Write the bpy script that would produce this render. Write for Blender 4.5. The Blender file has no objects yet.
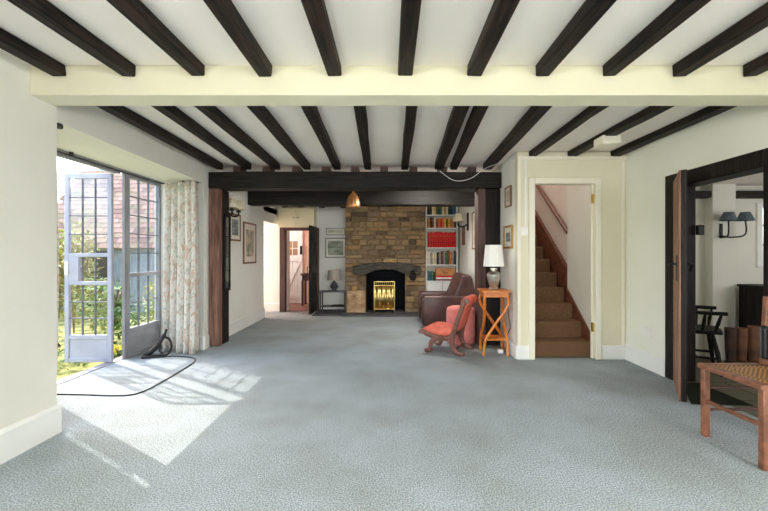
import bpy, bmesh, math, random
from mathutils import Vector, Matrix, Euler
R = math.radians
rnd = random.Random(7)
scene = bpy.context.scene
COL = scene.collection

# ------------------------------------------------------------------ camera
H = 1.16
cd = bpy.data.cameras.new('camera'); cam = bpy.data.objects.new('camera', cd); COL.objects.link(cam)
cam.location = (0, 0, H); cam.rotation_euler = (R(90), 0, 0)
cd.sensor_width = 36; cd.lens = 36 * 400 / 768
cd.shift_x = -6 / 768; cd.shift_y = -1.5 / 768
cd.clip_start = 0.05; cd.clip_end = 200
scene.camera = cam

# ------------------------------------------------------------------ sky, sun, added area lights, exposure
w = bpy.data.worlds.new('world'); scene.world = w; w.use_nodes = True
nt = w.node_tree; bg = nt.nodes['Background']
sky = nt.nodes.new('ShaderNodeTexSky'); sky.sky_type = 'NISHITA'; sky.sun_disc = False
sky.sun_elevation = R(45); sky.sun_rotation = R(-56); sky.air_density = 1.0; sky.dust_density = 2.5; sky.ozone_density = 1.0
nt.links.new(sky.outputs[0], bg.inputs[0]); bg.inputs[1].default_value = 0.8

def light(name, kind, energy, col, loc, direction, sx=1, sy=1):
    l = bpy.data.lights.new(name, kind); l.energy = energy; l.color = col
    o = bpy.data.objects.new(name, l); COL.objects.link(o); o.location = loc
    o.rotation_euler = Vector(direction).to_track_quat('-Z', 'Y').to_euler()
    if kind == 'AREA': l.shape = 'RECTANGLE'; l.size = sx; l.size_y = sy
    return o
sun = light('sun', 'SUN', 3.7, (1.0, 0.93, 0.84), (-8, 8, 10), (0.832, -0.555, -0.955)); sun.data.angle = R(0.2)
# area lights added as daylight at assumed windows in the wall behind the photographer
light('assumed_rear_window_light', 'AREA', 42, (1.0, 0.99, 0.97), (-1.0, -4.93, 1.35), (0, 1, 0.04), 1.9, 1.35)
light('assumed_rear_window_light', 'AREA', 42, (1.0, 0.99, 0.97), (1.55, -4.93, 1.35), (0, 1, 0.04), 1.9, 1.35)
light('left_fill_light', 'AREA', 150, (1.0, 0.99, 0.97), (-2.1, -.5, 1.35), (1, 0.25, -1.1), 1.7, 1.3)  # added fill from the side; the left wall has no window here
light('right_fill_light', 'AREA', 150, (1.0, 0.99, 0.97), (2.57, -.5, 1.35), (-1, 0.25, -1.1), 1.7, 1.3)  # second added fill, beside the solid right wall, for bounce off the floor
light('side_room_area_light', 'AREA', 14, (1, 1, 1), (4.9, 2.2, 1.3), (-0.7, 0.8, -0.1), 1.0, 0.9)  # area light added inside the side room, away from its window
light('landing_area_light', 'AREA', 14, (1.0, 0.95, 0.92), (1.95, 5.9, 3.75), (0, -0.25, -1), 0.6, 0.9)  # area light added at the closed stairwell top; no window is built
light('passage_area_light', 'AREA', 24, (1.0, 0.94, 0.88), (-3.55, 7.72, 1.05), (1, -0.12, 0.0), 0.6, 1.4)  # area light added in the closed passage; the window is assumed, none built
light('far_room_fill_light', 'AREA', 26, (1.0, 0.96, 0.9), (.55, 5.83, 2.27), (0, 0.05, -1), .5, .5)  # unseen light added between the cross beams to brighten the far room
light('hall_area_light', 'AREA', 11, (1.0, 0.95, 0.93), (-2.9, 8.75, 1.6), (0.8, 0.35, -0.3), 0.7, 0.8)  # area light added inside the closed hall, without a window
vs = scene.view_settings
vs.view_transform = 'Standard'; vs.look = 'None'; vs.gamma = 1; vs.use_curve_mapping = False
vs.exposure = 0.42
scene.cycles.diffuse_bounces = 6; scene.cycles.max_bounces = 10; scene.cycles.transparent_max_bounces = 16

# ------------------------------------------------------------------ materials
def lin(c):
    out = []
    for v in c[:3]:
        v /= 255
        out.append(v / 12.92 if v <= 0.04045 else ((v + 0.055) / 1.055) ** 2.4)
    return tuple(out) + (1,)

def mat(name, c1, c2=None, rough=0.6, metal=0.0, scale=6, stretch=(1, 1, 1), bump=0.0, bscale=60, bstretch=None, detail=4, lo=0.35, hi=0.65, spec=0.5):
    m = bpy.data.materials.new(name); m.use_nodes = True
    t = m.node_tree; N = t.nodes; L = t.links; b = N['Principled BSDF']
    b.inputs['Roughness'].default_value = rough; b.inputs['Metallic'].default_value = metal
    b.inputs['Specular IOR Level'].default_value = spec
    tc = N.new('ShaderNodeTexCoord')
    mp = N.new('ShaderNodeMapping'); mp.inputs['Scale'].default_value = stretch; L.new(tc.outputs['Object'], mp.inputs[0])
    if c2 is None: c2 = tuple(min(255, v * 1.08 + 2) for v in c1)
    n = N.new('ShaderNodeTexNoise'); n.inputs['Scale'].default_value = scale; n.inputs['Detail'].default_value = detail
    L.new(mp.outputs[0], n.inputs['Vector'])
    r = N.new('ShaderNodeValToRGB'); r.color_ramp.elements[0].position = lo; r.color_ramp.elements[1].position = hi
    r.color_ramp.elements[0].color = lin(c1); r.color_ramp.elements[1].color = lin(c2)
    L.new(n.outputs['Fac'], r.inputs[0]); L.new(r.outputs[0], b.inputs['Base Color'])
    if bump:
        mp2 = N.new('ShaderNodeMapping'); mp2.inputs['Scale'].default_value = bstretch or stretch; L.new(tc.outputs['Object'], mp2.inputs[0])
        n2 = N.new('ShaderNodeTexNoise'); n2.inputs['Scale'].default_value = bscale; n2.inputs['Detail'].default_value = 6
        L.new(mp2.outputs[0], n2.inputs['Vector'])
        bp = N.new('ShaderNodeBump'); bp.inputs['Strength'].default_value = bump; bp.inputs['Distance'].default_value = 0.02
        L.new(n2.outputs['Fac'], bp.inputs['Height']); L.new(bp.outputs[0], b.inputs['Normal'])
    return m

def attr_mat(name, cols, rough=0.85, bump=0.4, bscale=30, mottle=0.35):
    """each piece of the mesh carries its own value 'tone', which picks its colour"""
    m = bpy.data.materials.new(name); m.use_nodes = True
    t = m.node_tree; N = t.nodes; L = t.links; b = N['Principled BSDF']; b.inputs['Roughness'].default_value = rough
    a = N.new('ShaderNodeAttribute'); a.attribute_name = 'tone'
    r = N.new('ShaderNodeValToRGB'); cr = r.color_ramp
    while len(cr.elements) < len(cols): cr.elements.new(0.5)
    for i, c in enumerate(cols):
        cr.elements[i].position = i / (len(cols) - 1); cr.elements[i].color = lin(c)
    L.new(a.outputs['Fac'], r.inputs[0])
    tc = N.new('ShaderNodeTexCoord'); n = N.new('ShaderNodeTexNoise'); n.inputs['Scale'].default_value = bscale; n.inputs['Detail'].default_value = 6
    L.new(tc.outputs['Object'], n.inputs['Vector'])
    mx = N.new('ShaderNodeMix'); mx.data_type = 'RGBA'; mx.blend_type = 'OVERLAY'; mx.inputs['Factor'].default_value = mottle
    L.new(r.outputs[0], mx.inputs['A']); L.new(n.outputs['Fac'], mx.inputs['B']); L.new(mx.outputs['Result'], b.inputs['Base Color'])
    bp = N.new('ShaderNodeBump'); bp.inputs['Strength'].default_value = bump; bp.inputs['Distance'].default_value = 0.02
    L.new(n.outputs['Fac'], bp.inputs['Height']); L.new(bp.outputs[0], b.inputs['Normal'])
    return m

def glass_mat(name, tint=(1, 1, 1, 1), fac=0.08):
    m = bpy.data.materials.new(name); m.use_nodes = True; t = m.node_tree; N = t.nodes; L = t.links
    N.remove(N['Principled BSDF']); out = N['Material Output']
    tr = N.new('ShaderNodeBsdfTransparent'); tr.inputs[0].default_value = tint
    gl = N.new('ShaderNodeBsdfGlossy'); gl.inputs['Roughness'].default_value = 0.02
    mx = N.new('ShaderNodeMixShader'); mx.inputs[0].default_value = fac
    L.new(tr.outputs[0], mx.inputs[1]); L.new(gl.outputs[0], mx.inputs[2]); L.new(mx.outputs[0], out.inputs[0])
    return m

def brick_mat(name, c1, c2, mortar, scale, bw, rh, ms=0.01, rough=0.8, rot=None, bump=0.5):
    m = bpy.data.materials.new(name); m.use_nodes = True; t = m.node_tree; N = t.nodes; L = t.links; b = N['Principled BSDF']
    b.inputs['Roughness'].default_value = rough
    tc = N.new('ShaderNodeTexCoord'); mp = N.new('ShaderNodeMapping'); L.new(tc.outputs['Object'], mp.inputs[0])
    if rot: mp.inputs['Rotation'].default_value = rot
    b.inputs['Specular IOR Level'].default_value = 0.1
    br = N.new('ShaderNodeTexBrick'); L.new(mp.outputs[0], br.inputs['Vector'])
    br.inputs['Color1'].default_value = lin(c1); br.inputs['Color2'].default_value = lin(c2); br.inputs['Mortar'].default_value = lin(mortar)
    br.inputs['Scale'].default_value = scale; br.inputs['Brick Width'].default_value = bw; br.inputs['Row Height'].default_value = rh; br.inputs['Mortar Size'].default_value = ms
    L.new(br.outputs['Color'], b.inputs['Base Color'])
    bp = N.new('ShaderNodeBump'); bp.inputs['Strength'].default_value = bump; bp.inputs['Distance'].default_value = 0.01; bp.invert = True
    L.new(br.outputs['Fac'], bp.inputs['Height']); L.new(bp.outputs[0], b.inputs['Normal'])
    return m

PL = mat('plaster_cream', (226, 224, 213), (233, 231, 221), rough=0.9, scale=1.5, bump=0.08, bscale=18)
PLW = mat('plaster_white', (236, 235, 228), (241, 240, 234), rough=0.9, scale=1.5, bump=0.08, bscale=18)
PLY = mat('plaster_warm_cream', (222, 217, 190), (228, 223, 198), rough=0.85, scale=1.5, bump=0.06, bscale=18)
CEIL = mat('ceiling_plaster', (241, 234, 224), (246, 240, 231), rough=0.95, scale=1.2, bump=0.06, bscale=14)
WHT = mat('white_gloss_paint', (235, 235, 231), (240, 240, 236), rough=0.45, scale=3)
CRM = mat('cream_gloss_paint', (236, 231, 210), (241, 237, 219), rough=0.45, scale=3)
PINK = mat('pink_plaster', (228, 190, 168), (236, 200, 180), rough=0.9, scale=2, bump=0.06, bscale=16)
STW = mat('stairwell_plaster', (222, 210, 200), (230, 219, 210), rough=0.9, scale=2, bump=0.08, bscale=14)
CARPET = mat('grey_blue_carpet', (122, 134, 141), (198, 207, 211), rough=0.98, scale=125, detail=9, bump=0.5, bscale=150, lo=0.36, hi=0.64, spec=0.1)
t = CARPET.node_tree; N = t.nodes; L = t.links; b = N['Principled BSDF']; src = b.inputs['Base Color'].links[0].from_socket
n = N.new('ShaderNodeTexNoise'); n.inputs['Scale'].default_value = 1.5; n.inputs['Detail'].default_value = 7; n.inputs['Roughness'].default_value = .62
tc = N.new('ShaderNodeTexCoord'); L.new(tc.outputs['Object'], n.inputs['Vector'])
r = N.new('ShaderNodeValToRGB'); r.color_ramp.elements[0].position = .36; r.color_ramp.elements[1].position = .62
r.color_ramp.elements[0].color = lin((232, 229, 223)); r.color_ramp.elements[1].color = lin((255, 255, 255)); L.new(n.outputs['Fac'], r.inputs[0])
mx = N.new('ShaderNodeMix'); mx.data_type = 'RGBA'; mx.blend_type = 'MULTIPLY'; mx.inputs['Factor'].default_value = 1
L.new(src, mx.inputs['A']); L.new(r.outputs[0], mx.inputs['B']); L.new(mx.outputs['Result'], b.inputs['Base Color'])
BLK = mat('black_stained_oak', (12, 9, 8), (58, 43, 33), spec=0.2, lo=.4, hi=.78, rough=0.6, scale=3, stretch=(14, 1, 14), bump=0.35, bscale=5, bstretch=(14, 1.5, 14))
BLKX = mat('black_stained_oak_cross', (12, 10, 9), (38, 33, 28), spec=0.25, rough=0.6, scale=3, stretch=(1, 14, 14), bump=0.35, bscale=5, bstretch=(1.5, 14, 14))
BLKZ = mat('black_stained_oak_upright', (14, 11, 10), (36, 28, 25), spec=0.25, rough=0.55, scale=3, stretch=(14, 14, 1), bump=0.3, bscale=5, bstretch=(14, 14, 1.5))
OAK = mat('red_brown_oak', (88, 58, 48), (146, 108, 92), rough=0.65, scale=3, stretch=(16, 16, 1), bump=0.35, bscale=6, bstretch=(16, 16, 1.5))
OAKD = mat('dark_red_oak', (62, 40, 36), (94, 66, 58), rough=0.6, scale=3, stretch=(16, 16, 1), bump=0.3, bscale=6)
PLANK = mat('brown_door_planks', (112, 76, 58), (158, 116, 92), rough=0.6, scale=3, stretch=(14, 14, 1), bump=0.3, bscale=6)
MAHOG = mat('stair_string_wood', (92, 52, 37), (122, 74, 54), rough=0.4, scale=4, stretch=(3, 3, 3), bump=0.05)
STAIRC = mat('brown_stair_carpet', (98, 72, 52), (138, 106, 80), rough=0.98, scale=120, bump=0.8, bscale=160, spec=0.1)
LEATHER = mat('brown_leather', (64, 38, 36), (92, 60, 55), rough=0.34, scale=5, bump=0.12, bscale=50)
CORAL = mat('coral_velvet', (206, 96, 78), (226, 120, 98), rough=0.8, scale=10, bump=0.1, bscale=60)
ROSE = mat('rose_fabric', (216, 126, 118), (228, 144, 136), rough=0.85, scale=10, bump=0.1, bscale=80)
WALNUT = mat('walnut', (92, 56, 46), (124, 84, 72), rough=0.35, scale=6, stretch=(2, 2, 2), bump=0.05)
YEW = mat('yew_wood', (190, 104, 34), (214, 132, 54), rough=0.3, scale=5, stretch=(2, 2, 6), bump=0.03)
CHAIRW = mat('red_brown_beech', (106, 66, 47), (142, 94, 70), rough=0.35, scale=6, stretch=(3, 3, 3), bump=0.05)
SILVER = mat('mercury_glass', (196, 190, 180), (228, 224, 216), rough=0.3, metal=1.0, scale=9, bump=0.05, bscale=30)
SHADEW = mat('white_lampshade', (244, 242, 236), (250, 248, 243), rough=0.85, scale=60)
SHADEC = mat('cream_lampshade', (240, 228, 196), (248, 238, 212), rough=0.85, scale=40)
SHADEG = mat('grey_lampshade', (158, 150, 140), (176, 168, 158), rough=0.9, scale=60)
SHADEB = mat('slate_blue_lampshade', (82, 94, 102), (98, 110, 118), rough=0.85, scale=30)
IRON = mat('black_iron', (20, 20, 20), (36, 35, 34), rough=0.5, metal=0.4, scale=20, bump=0.1)
DGREY = mat('dark_grey_ceramic', (58, 58, 60), (78, 78, 80), rough=0.35, scale=10)
DMETAL = mat('dark_grey_metal', (52, 50, 52), (74, 72, 74), rough=0.5, metal=0.3, scale=10)
BRASS = mat('polished_brass', (220, 188, 110), (242, 216, 146), rough=0.28, metal=1.0, scale=8)
COPPER = mat('copper_gilt', (196, 140, 90), (226, 172, 118), rough=0.4, metal=1.0, scale=8)
SLATE = mat('slate_hearth', (62, 62, 66), (92, 92, 96), rough=0.7, scale=6, bump=0.15, bscale=20)
SOOT = brick_mat('sooty_bricks', (10, 11, 16), (18, 20, 28), (6, 6, 8), 1.0, 0.22, 0.075, 0.01, 0.6, rot=(R(90), 0, 0))
WMETAL = mat('lavender_grey_window_paint', (160, 161, 178), (174, 175, 190), rough=0.45, scale=4)
SHMETAL = mat('backlit_window_frame_paint', (136, 136, 140), (152, 152, 156), rough=0.5, scale=4)  # darker copy of the window paint: backlit shade put into the colour
LEADM = mat('lead_came', (92, 94, 102), (116, 118, 126), rough=0.5, metal=0.3, scale=20)
GLASS = glass_mat('window_glass', (0.96, 0.98, 0.99, 1), 0.07)
PICGL = mat('white_mount', (228, 224, 214), (236, 233, 224), rough=0.3, scale=3)
RUBBER = mat('black_rubber', (14, 14, 16), (26, 26, 28), rough=0.5, scale=10)
PLASTIC = mat('white_plastic', (238, 236, 230), (244, 243, 238), rough=0.35, scale=3)
MATG = mat('dark_green_mat', (30, 34, 26), (46, 50, 38), rough=0.95, scale=150, bump=0.5, bscale=150, spec=0.1)
TILE = brick_mat('olive_stone_floor', (108, 104, 88), (122, 118, 100), (80, 76, 64), 1.0, 0.5, 0.45, 0.012, 0.5, bump=0.2)
HALLF = mat('brown_quarry_floor', (132, 96, 84), (160, 120, 104), rough=0.5, scale=4)
BOOT = mat('tan_boot_leather', (88, 56, 38), (122, 82, 56), rough=0.5, scale=8, bump=0.1, bscale=40)
BOOTD = mat('dark_boot_leather', (52, 34, 26), (74, 52, 40), rough=0.5, scale=8, bump=0.1, bscale=40)

# ------------------------------------------------------------------ mesh helpers
class MB:
    def __init__(self):
        self.bm = bmesh.new(); self.tone = self.bm.faces.layers.float.new('tone') if False else None
    def face(self, vs_, mi=0):
        try:
            f = self.bm.faces.new(vs_); f.material_index = mi; return f
        except ValueError: return None
    def box(self, x0, x1, y0, y1, z0, z1, M=None, mi=0):
        c = [(x0, y0, z0), (x1, y0, z0), (x1, y1, z0), (x0, y1, z0), (x0, y0, z1), (x1, y0, z1), (x1, y1, z1), (x0, y1, z1)]
        v = [self.bm.verts.new(M @ Vector(p) if M else p) for p in c]
        for q in ((0, 3, 2, 1), (4, 5, 6, 7), (0, 1, 5, 4), (1, 2, 6, 5), (2, 3, 7, 6), (3, 0, 4, 7)): self.face([v[i] for i in q], mi)
        return self
    def prism(self, pts, axis, a0, a1, mi=0, M=None):
        def P(p, a):
            q = {'x': (a, p[0], p[1]), 'y': (p[0], a, p[1]), 'z': (p[0], p[1], a)}[axis]
            return M @ Vector(q) if M else q
        A = [self.bm.verts.new(P(p, a0)) for p in pts]; B = [self.bm.verts.new(P(p, a1)) for p in pts]
        self.face(A[::-1], mi); self.face(B, mi); n = len(pts)
        for i in range(n): self.face([A[i], A[(i + 1) % n], B[(i + 1) % n], B[i]], mi)
        return self
    def tube(self, pts, r, seg=8, caps=True, mi=0, flat=1.0):
        P = [Vector(p) for p in pts]; n = len(P)
        rr = [r] * n if isinstance(r, (int, float)) else list(r)
        T = [(P[min(i + 1, n - 1)] - P[max(i - 1, 0)]).normalized() for i in range(n)]
        up = Vector((0, 0, 1)) if abs(T[0].z) < 0.95 else Vector((1, 0, 0))
        a = T[0].cross(up).normalized(); rings = []
        for i in range(n):
            a = (a - T[i] * a.dot(T[i])).normalized(); b = T[i].cross(a)
            rings.append([self.bm.verts.new(P[i] + (a * math.cos(k * 2 * math.pi / seg) * flat + b * math.sin(k * 2 * math.pi / seg)) * rr[i]) for k in range(seg)])
        for i in range(n - 1):
            for k in range(seg): self.face([rings[i][k], rings[i][(k + 1) % seg], rings[i + 1][(k + 1) % seg], rings[i + 1][k]], mi)
        if caps: self.face(rings[0][::-1], mi); self.face(rings[-1], mi)
        return self
    def lathe(self, prof, c=(0, 0, 0), seg=24, mi=0, flute=0, famp=0.0):
        rings = []
        for r, z in prof:
            ring = []
            for k in range(seg):
                a = k * 2 * math.pi / seg; q = r * (1 + (famp * math.cos(flute * a) if flute else 0))
                ring.append(self.bm.verts.new((c[0] + q * math.cos(a), c[1] + q * math.sin(a), c[2] + z)))
            rings.append(ring)
        for i in range(len(rings) - 1):
            for k in range(seg): self.face([rings[i][k], rings[i][(k + 1) % seg], rings[i + 1][(k + 1) % seg], rings[i + 1][k]], mi)
        if prof[0][0] > 1e-4: self.face(rings[0][::-1], mi)
        if prof[-1][0] > 1e-4: self.face(rings[-1], mi)
        return self
    def grid(self, fn, nu, nv, mi=0):
        V = [[self.bm.verts.new(fn(i / nu, j / nv)) for j in range(nv + 1)] for i in range(nu + 1)]
        for i in range(nu):
            for j in range(nv): self.face([V[i][j], V[i + 1][j], V[i + 1][j + 1], V[i][j + 1]], mi)
        return self
    def bend(self, fn):
        for v in self.bm.verts: v.co = fn(v.co)
        return self
    def build(self, name, m, parent=None, smooth=False, bevel=0, seg=2, subsurf=0, solid=0, ang=35):
        bmesh.ops.remove_doubles(self.bm, verts=self.bm.verts, dist=1e-5) if smooth else None
        bmesh.ops.recalc_face_normals(self.bm, faces=self.bm.faces)
        me = bpy.data.meshes.new(name); self.bm.to_mesh(me); self.bm.free()
        for mm in (m if isinstance(m, (list, tuple)) else [m]): me.materials.append(mm)
        if smooth or subsurf:
            for p in me.polygons: p.use_smooth = True
            if not subsurf: me.set_sharp_from_angle(angle=R(ang))
        o = bpy.data.objects.new(name, me); COL.objects.link(o)
        if parent: o.parent = parent
        if solid: s = o.modifiers.new('solid', 'SOLIDIFY'); s.thickness = solid; s.offset = 0
        if bevel:
            b = o.modifiers.new('bevel', 'BEVEL'); b.width = bevel; b.segments = seg; b.limit_method = 'ANGLE'; b.angle_limit = R(40)
            if seg > 1:
                for p in me.polygons: p.use_smooth = True
                me.set_sharp_from_angle(angle=R(50)) if seg < 3 else None
        if subsurf: s = o.modifiers.new('subd', 'SUBSURF'); s.levels = subsurf; s.render_levels = subsurf
        return o

def tag(o, label=None, cat=None, group=None, kind=None):
    if label: o['label'] = label
    if cat: o['category'] = cat
    if group: o['group'] = group
    if kind: o['kind'] = kind
    return o
def struct(o, label=None, cat=None): return tag(o, label, cat, None, 'structure')
def empty(name, loc, rz=0, label=None, cat=None, group=None):
    o = bpy.data.objects.new(name, None); COL.objects.link(o); o.location = loc; o.rotation_euler = (0, 0, rz); o.empty_display_size = 0.1
    return tag(o, label, cat, group)
def copy_tree(o, parent=None):
    c = o.copy(); COL.objects.link(c)
    if parent: c.parent = parent
    for ch in list(o.children): copy_tree(ch, c)
    return c
def spline(pts, n=8):
    P = [Vector(p) for p in pts]; out = []
    for i in range(len(P) - 1):
        p0, p1, p2, p3 = P[max(i - 1, 0)], P[i], P[i + 1], P[min(i + 2, len(P) - 1)]
        for k in range(n):
            t = k / n
            out.append(0.5 * ((2 * p1) + (p2 - p0) * t + (2 * p0 - 5 * p1 + 4 * p2 - p3) * t * t + (3 * p1 - p0 - 3 * p2 + p3) * t ** 3))
    out.append(P[-1]); return out
ORD = ['first', 'second', 'third', 'fourth', 'fifth', 'sixth', 'seventh', 'eighth', 'ninth', 'tenth', 'eleventh', 'twelfth', 'thirteenth', 'fourteenth', 'fifteenth', 'sixteenth', 'seventeenth']

# ------------------------------------------------------------------ the room
ZC = 2.295; ZJ = 2.225
XL, XW, XR, XR2 = -2.165, -2.94, 2.605, 2.75
YB = 8.2; YR = -5.0; YS = 4.42
struct(MB().box(XW, XR, YR, 7.25, -0.06, 0).box(-3.75, XR - 1.2, 7.25, YB, -0.06, 0).build('floor', CARPET), 'grey green carpeted floor of the long low room', 'floor')
struct(MB().box(XW - .06, XR2, YR, YS + .1, ZC, ZC + .1).box(XW - .06, 1.58, YS + .1, 7.1, ZC, ZC + .1).box(-3.8, 1.58, 7.1, YB + .1, ZC, ZC + .1).build('ceiling', CEIL))
# left wall: near length, then the window bay, then the length beyond the bay
struct(MB().prism([(XL, YR), (XL, 2.6), (XW - .06, 2.44), (XW - .06, YR)], 'z', 0, ZC).build('wall_left_front', PL))
struct(MB().prism([(XW - .06, 5.1), (XW, 5.1), (-2.26, 4.86), (-2.28, 5.02), (-2.29, 7.25), (XW - .06, 7.25)], 'z', 0, ZC).build('wall_left_rear', PLW))
mb = MB(); pl = [(-2.2, 2.6, 2.035), (-2.26, 4.86, 2.02), (XW, 5.1, 2.075), (XW - .06, 5.1, 2.075), (XW - .06, 2.44, 2.1), (XL, 2.6, 2.035)]
A = [mb.bm.verts.new(p) for p in pl]; B = [mb.bm.verts.new((p[0], p[1], ZC)) for p in pl]
mb.bm.faces.new(A[::-1]); mb.bm.faces.new(B)
for k in range(6): mb.bm.faces.new([A[k], A[(k + 1) % 6], B[(k + 1) % 6], B[k]])
struct(mb.build('wall_left_header', PL))
struct(MB().box(-2.6, -2.29, 7.25, 8.1, 1.76, ZC).build('wall_left_passage_header', PLW))
struct(MB().box(-3.75, -2.6, 8.1, YB, 0, 1.95).build('wall_passage', PINK))
struct(MB().box(-3.8, -3.7, 7.1, YB, 0, 2.3).box(-3.75, XW, 7.1, 7.25, 0, 2.3).box(-3.75, -2.29, 7.25, 8.1, 1.95, 2.05).build('wall_passage_end', PINK))
# right wall with the doorway to the side room
struct(MB().box(XR, XR2, YR, 2.78, 0, ZC).box(XR, XR2, 3.68, YS + .08, 0, ZC).box(XR, XR2, 2.78, 3.68, 1.84, ZC).build('wall_right', mat('plaster_greenish_cream', (236, 236, 222), (241, 241, 229), rough=.9, scale=1.5, bump=.08, bscale=18)))
# wall across with the stair doorway
struct(MB().box(1.405, 1.59, YS, YS + .08, 0, ZC).box(2.265, XR, YS, YS + .08, 0, ZC).box(1.59, 2.265, YS, YS + .08, 1.94, ZC).build('wall_stair', PLY))
struct(MB().box(1.405, 1.58, YS + .08, YB, 0, ZC).build('wall_nook_right', PLW))
# far wall
struct(MB().box(-2.6, -2.08, YB - .1, YB + .1, 0, ZC).box(-1.5, 1.58, YB, YB + .1, 0, ZC).box(-2.08, -1.5, YB - .1, YB + .1, 1.69, ZC).build('wall_back', PLW))
# wall behind the photographer, with two assumed window openings
struct(MB().box(XW - .2, XR2, YR - .1, YR, 0, .6).box(XW - .2, XR2, YR - .1, YR, 2.1, ZC).box(XW - .2, -2.0, YR - .1, YR, .6, 2.1).box(0, .55, YR - .1, YR, .6, 2.1).box(2.55, XR2, YR - .1, YR, .6, 2.1).build('wall_rear', PL))
# the plastered beam across the ceiling
struct(MB().box(XL, XR, 2.404, 2.585, 2.115, ZC).build('trim_plastered_beam', mat('beam_cream_paint', (220, 215, 186), (226, 221, 194), rough=.85, scale=1.5, bump=.06, bscale=18), bevel=.006), 'cream plastered downstand beam across the near ceiling', 'beam')

# baseboards
def baseboard(name, pts, h=.16, t=.018, m=WHT):
    mb = MB()
    for (a, b) in zip(pts[:-1], pts[1:]):
        a = Vector((a[0], a[1], 0)); b = Vector((b[0], b[1], 0)); d = (b - a); L_ = d.length
        M = Matrix.Translation(a) @ Matrix.Rotation(math.atan2(d.y, d.x), 4, 'Z')
        mb.prism([(0, 0), (t, 0), (t, h - .02), (t * .4, h), (0, h)], 'x', -t * .5, L_ + t * .5, M=M @ Matrix.Scale(-1, 4, (0, 1, 0)))
    return struct(mb.build(name, m))
baseboard('baseboard_left', [(XL, YR), (XL, 2.6)], h=.185, t=.022)
baseboard('baseboard_left_reveal', [(-2.62, 4.985), (-2.26, 4.86), (-2.278, 5.0)])
baseboard('baseboard_left_rear', [(-2.285, 5.32), (-2.29, 7.25)], h=.19)
baseboard('baseboard_passage', [(-3.7, 8.1), (-2.2, 8.1)], h=.17)
baseboard('baseboard_right', [(XR, 3.84), (XR, 3.84)][:1] + [(XR, 3.84)], h=.17) if False else None
baseboard('baseboard_right', [(XR, YS), (XR, 3.78)], h=.17)
baseboard('baseboard_right_front', [(XR, 2.68), (XR, YR)], h=.17)
baseboard('baseboard_stair', [(2.345, YS), (XR, YS)], h=.15)
baseboard('baseboard_pier', [(1.405, 5.0), (1.405, YS), (1.525, YS)], h=.15)

# stair doorway surround, hinges, cover strips
mb = MB().box(1.53, 1.595, YS - .03, YS + .09, 0, 2.0).box(2.26, 2.325, YS - .03, YS + .09, 0, 2.0).box(1.595, 2.26, YS - .03, YS + .09, 1.935, 2.0)
mb.box(1.595, 1.615, YS + .03, YS + .06, 0, 1.935).box(2.24, 2.26, YS + .03, YS + .06, 0, 1.935)
dfr = struct(mb.build('door_frame_1', CRM, bevel=.006), 'cream painted frame of the stair doorway without its door', 'doorway')
for z in (1.72, .3): MB().box(2.235, 2.26, YS + .0, YS + .028, z, z + .1).build('hinge', BRASS, dfr)
struct(MB().box(1.405, XR, YS - .02, YS, 2.2, 2.235).build('trim_1', CRM))
struct(MB().box(XR - .05, XR - .025, YS - .02, YS, .15, 2.2).build('trim_2', CRM))
struct(MB().box(1.405, 1.44, YS - .02, YS, .15, 2.2).build('trim_3', CRM))
struct(MB().box(1.487, 1.503, YS - .016, YS, 1.42, 2.2).build('trim_4', PLASTIC))

# ------------------------------------------------------------------ stairs
st = empty('staircase', (1.93, YS + .05, 0), 0, 'straight staircase with brown carpet rising behind the cream doorway', 'stairs')
mb = MB(); r_, g_ = .181, .235
for k in range(13):
    y0 = .02 + k * g_; mb.box(-.33, .335, y0 - .02, y0 + g_ + .02, k * r_ - (.0 if k == 0 else .05), (k + 1) * r_)
mb.build('carpeted_steps', STAIRC, st, bevel=.018, seg=2)
def zs(y): return .17 + (y - .02) / g_ * r_
mb = MB().prism([(.0, .0), (.0, .24), (.64, zs(.64) + .08), (.64, zs(.64) - .3)], 'x', .318, .338).build('string_board', MAHOG, st)
MB().prism([(.66, zs(.66) - .3), (.66, zs(.66) + .28), (3.0, zs(3.0) + .22), (3.0, zs(3.0) - .3)], 'x', .345, .39).build('string_board', MAHOG, st)
MB().tube([(.36, .68, zs(.68) + .76), (.36, 3.0, zs(3.0) + .7)], .028, 10).build('handrail', MAHOG, st, smooth=True)
struct(MB().box(2.27, 2.36, YS + .08, 5.12, 0, 2.12).build('wall_stairwell_near', PL))
struct(MB().box(2.33, 2.45, 5.12, 8.0, 0, 4.0).box(2.36, 2.45, YS + .08, 5.12, 2.12, 4.0).build('wall_stairwell_right', STW))
struct(MB().box(1.5, 1.58, YS + .08, 8.0, ZC + .1, 4.0).box(1.5, 2.45, 8.0, 8.1, 0, 4.0).box(1.5, 2.45, YS - .02, YS + .08, ZC, 4.0).box(1.5, 2.45, YS, 8.1, 4.0, 4.1).build('wall_stairwell_back', STW))

# ------------------------------------------------------------------ timbers
def timber(name, pts, m, parent=None, wob=.004, seed=0):
    """an old timber between two ends: (x0,x1,z0,z1) at y0 and at y1, slightly uneven"""
    (y0, a), (y1, b) = pts; q = random.Random(seed); mb = MB(); n = 7; rings = []
    for i in range(n):
        t = i / (n - 1); y = y0 + (y1 - y0) * t; x0, x1, z0, z1 = [a[k] + (b[k] - a[k]) * t for k in range(4)]
        j = lambda: q.uniform(-wob, wob)
        rings.append([mb.bm.verts.new(p) for p in ((x0 + j(), y, z0 + j()), (x1 + j(), y, z0 + j()), (x1 + j(), y, z1), (x0 + j(), y, z1))])
    for i in range(n - 1):
        for k in range(4): mb.face([rings[i][k], rings[i][(k + 1) % 4], rings[i + 1][(k + 1) % 4], rings[i + 1][k]])
    mb.face(rings[0][::-1]); mb.face(rings[-1])
    return mb.build(name, m, parent, bevel=.006, seg=1)
near = [-1.985, -1.57, -1.155, -.75, -.335, .092, .505, .915, 1.315, 1.735, 2.16]
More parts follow.
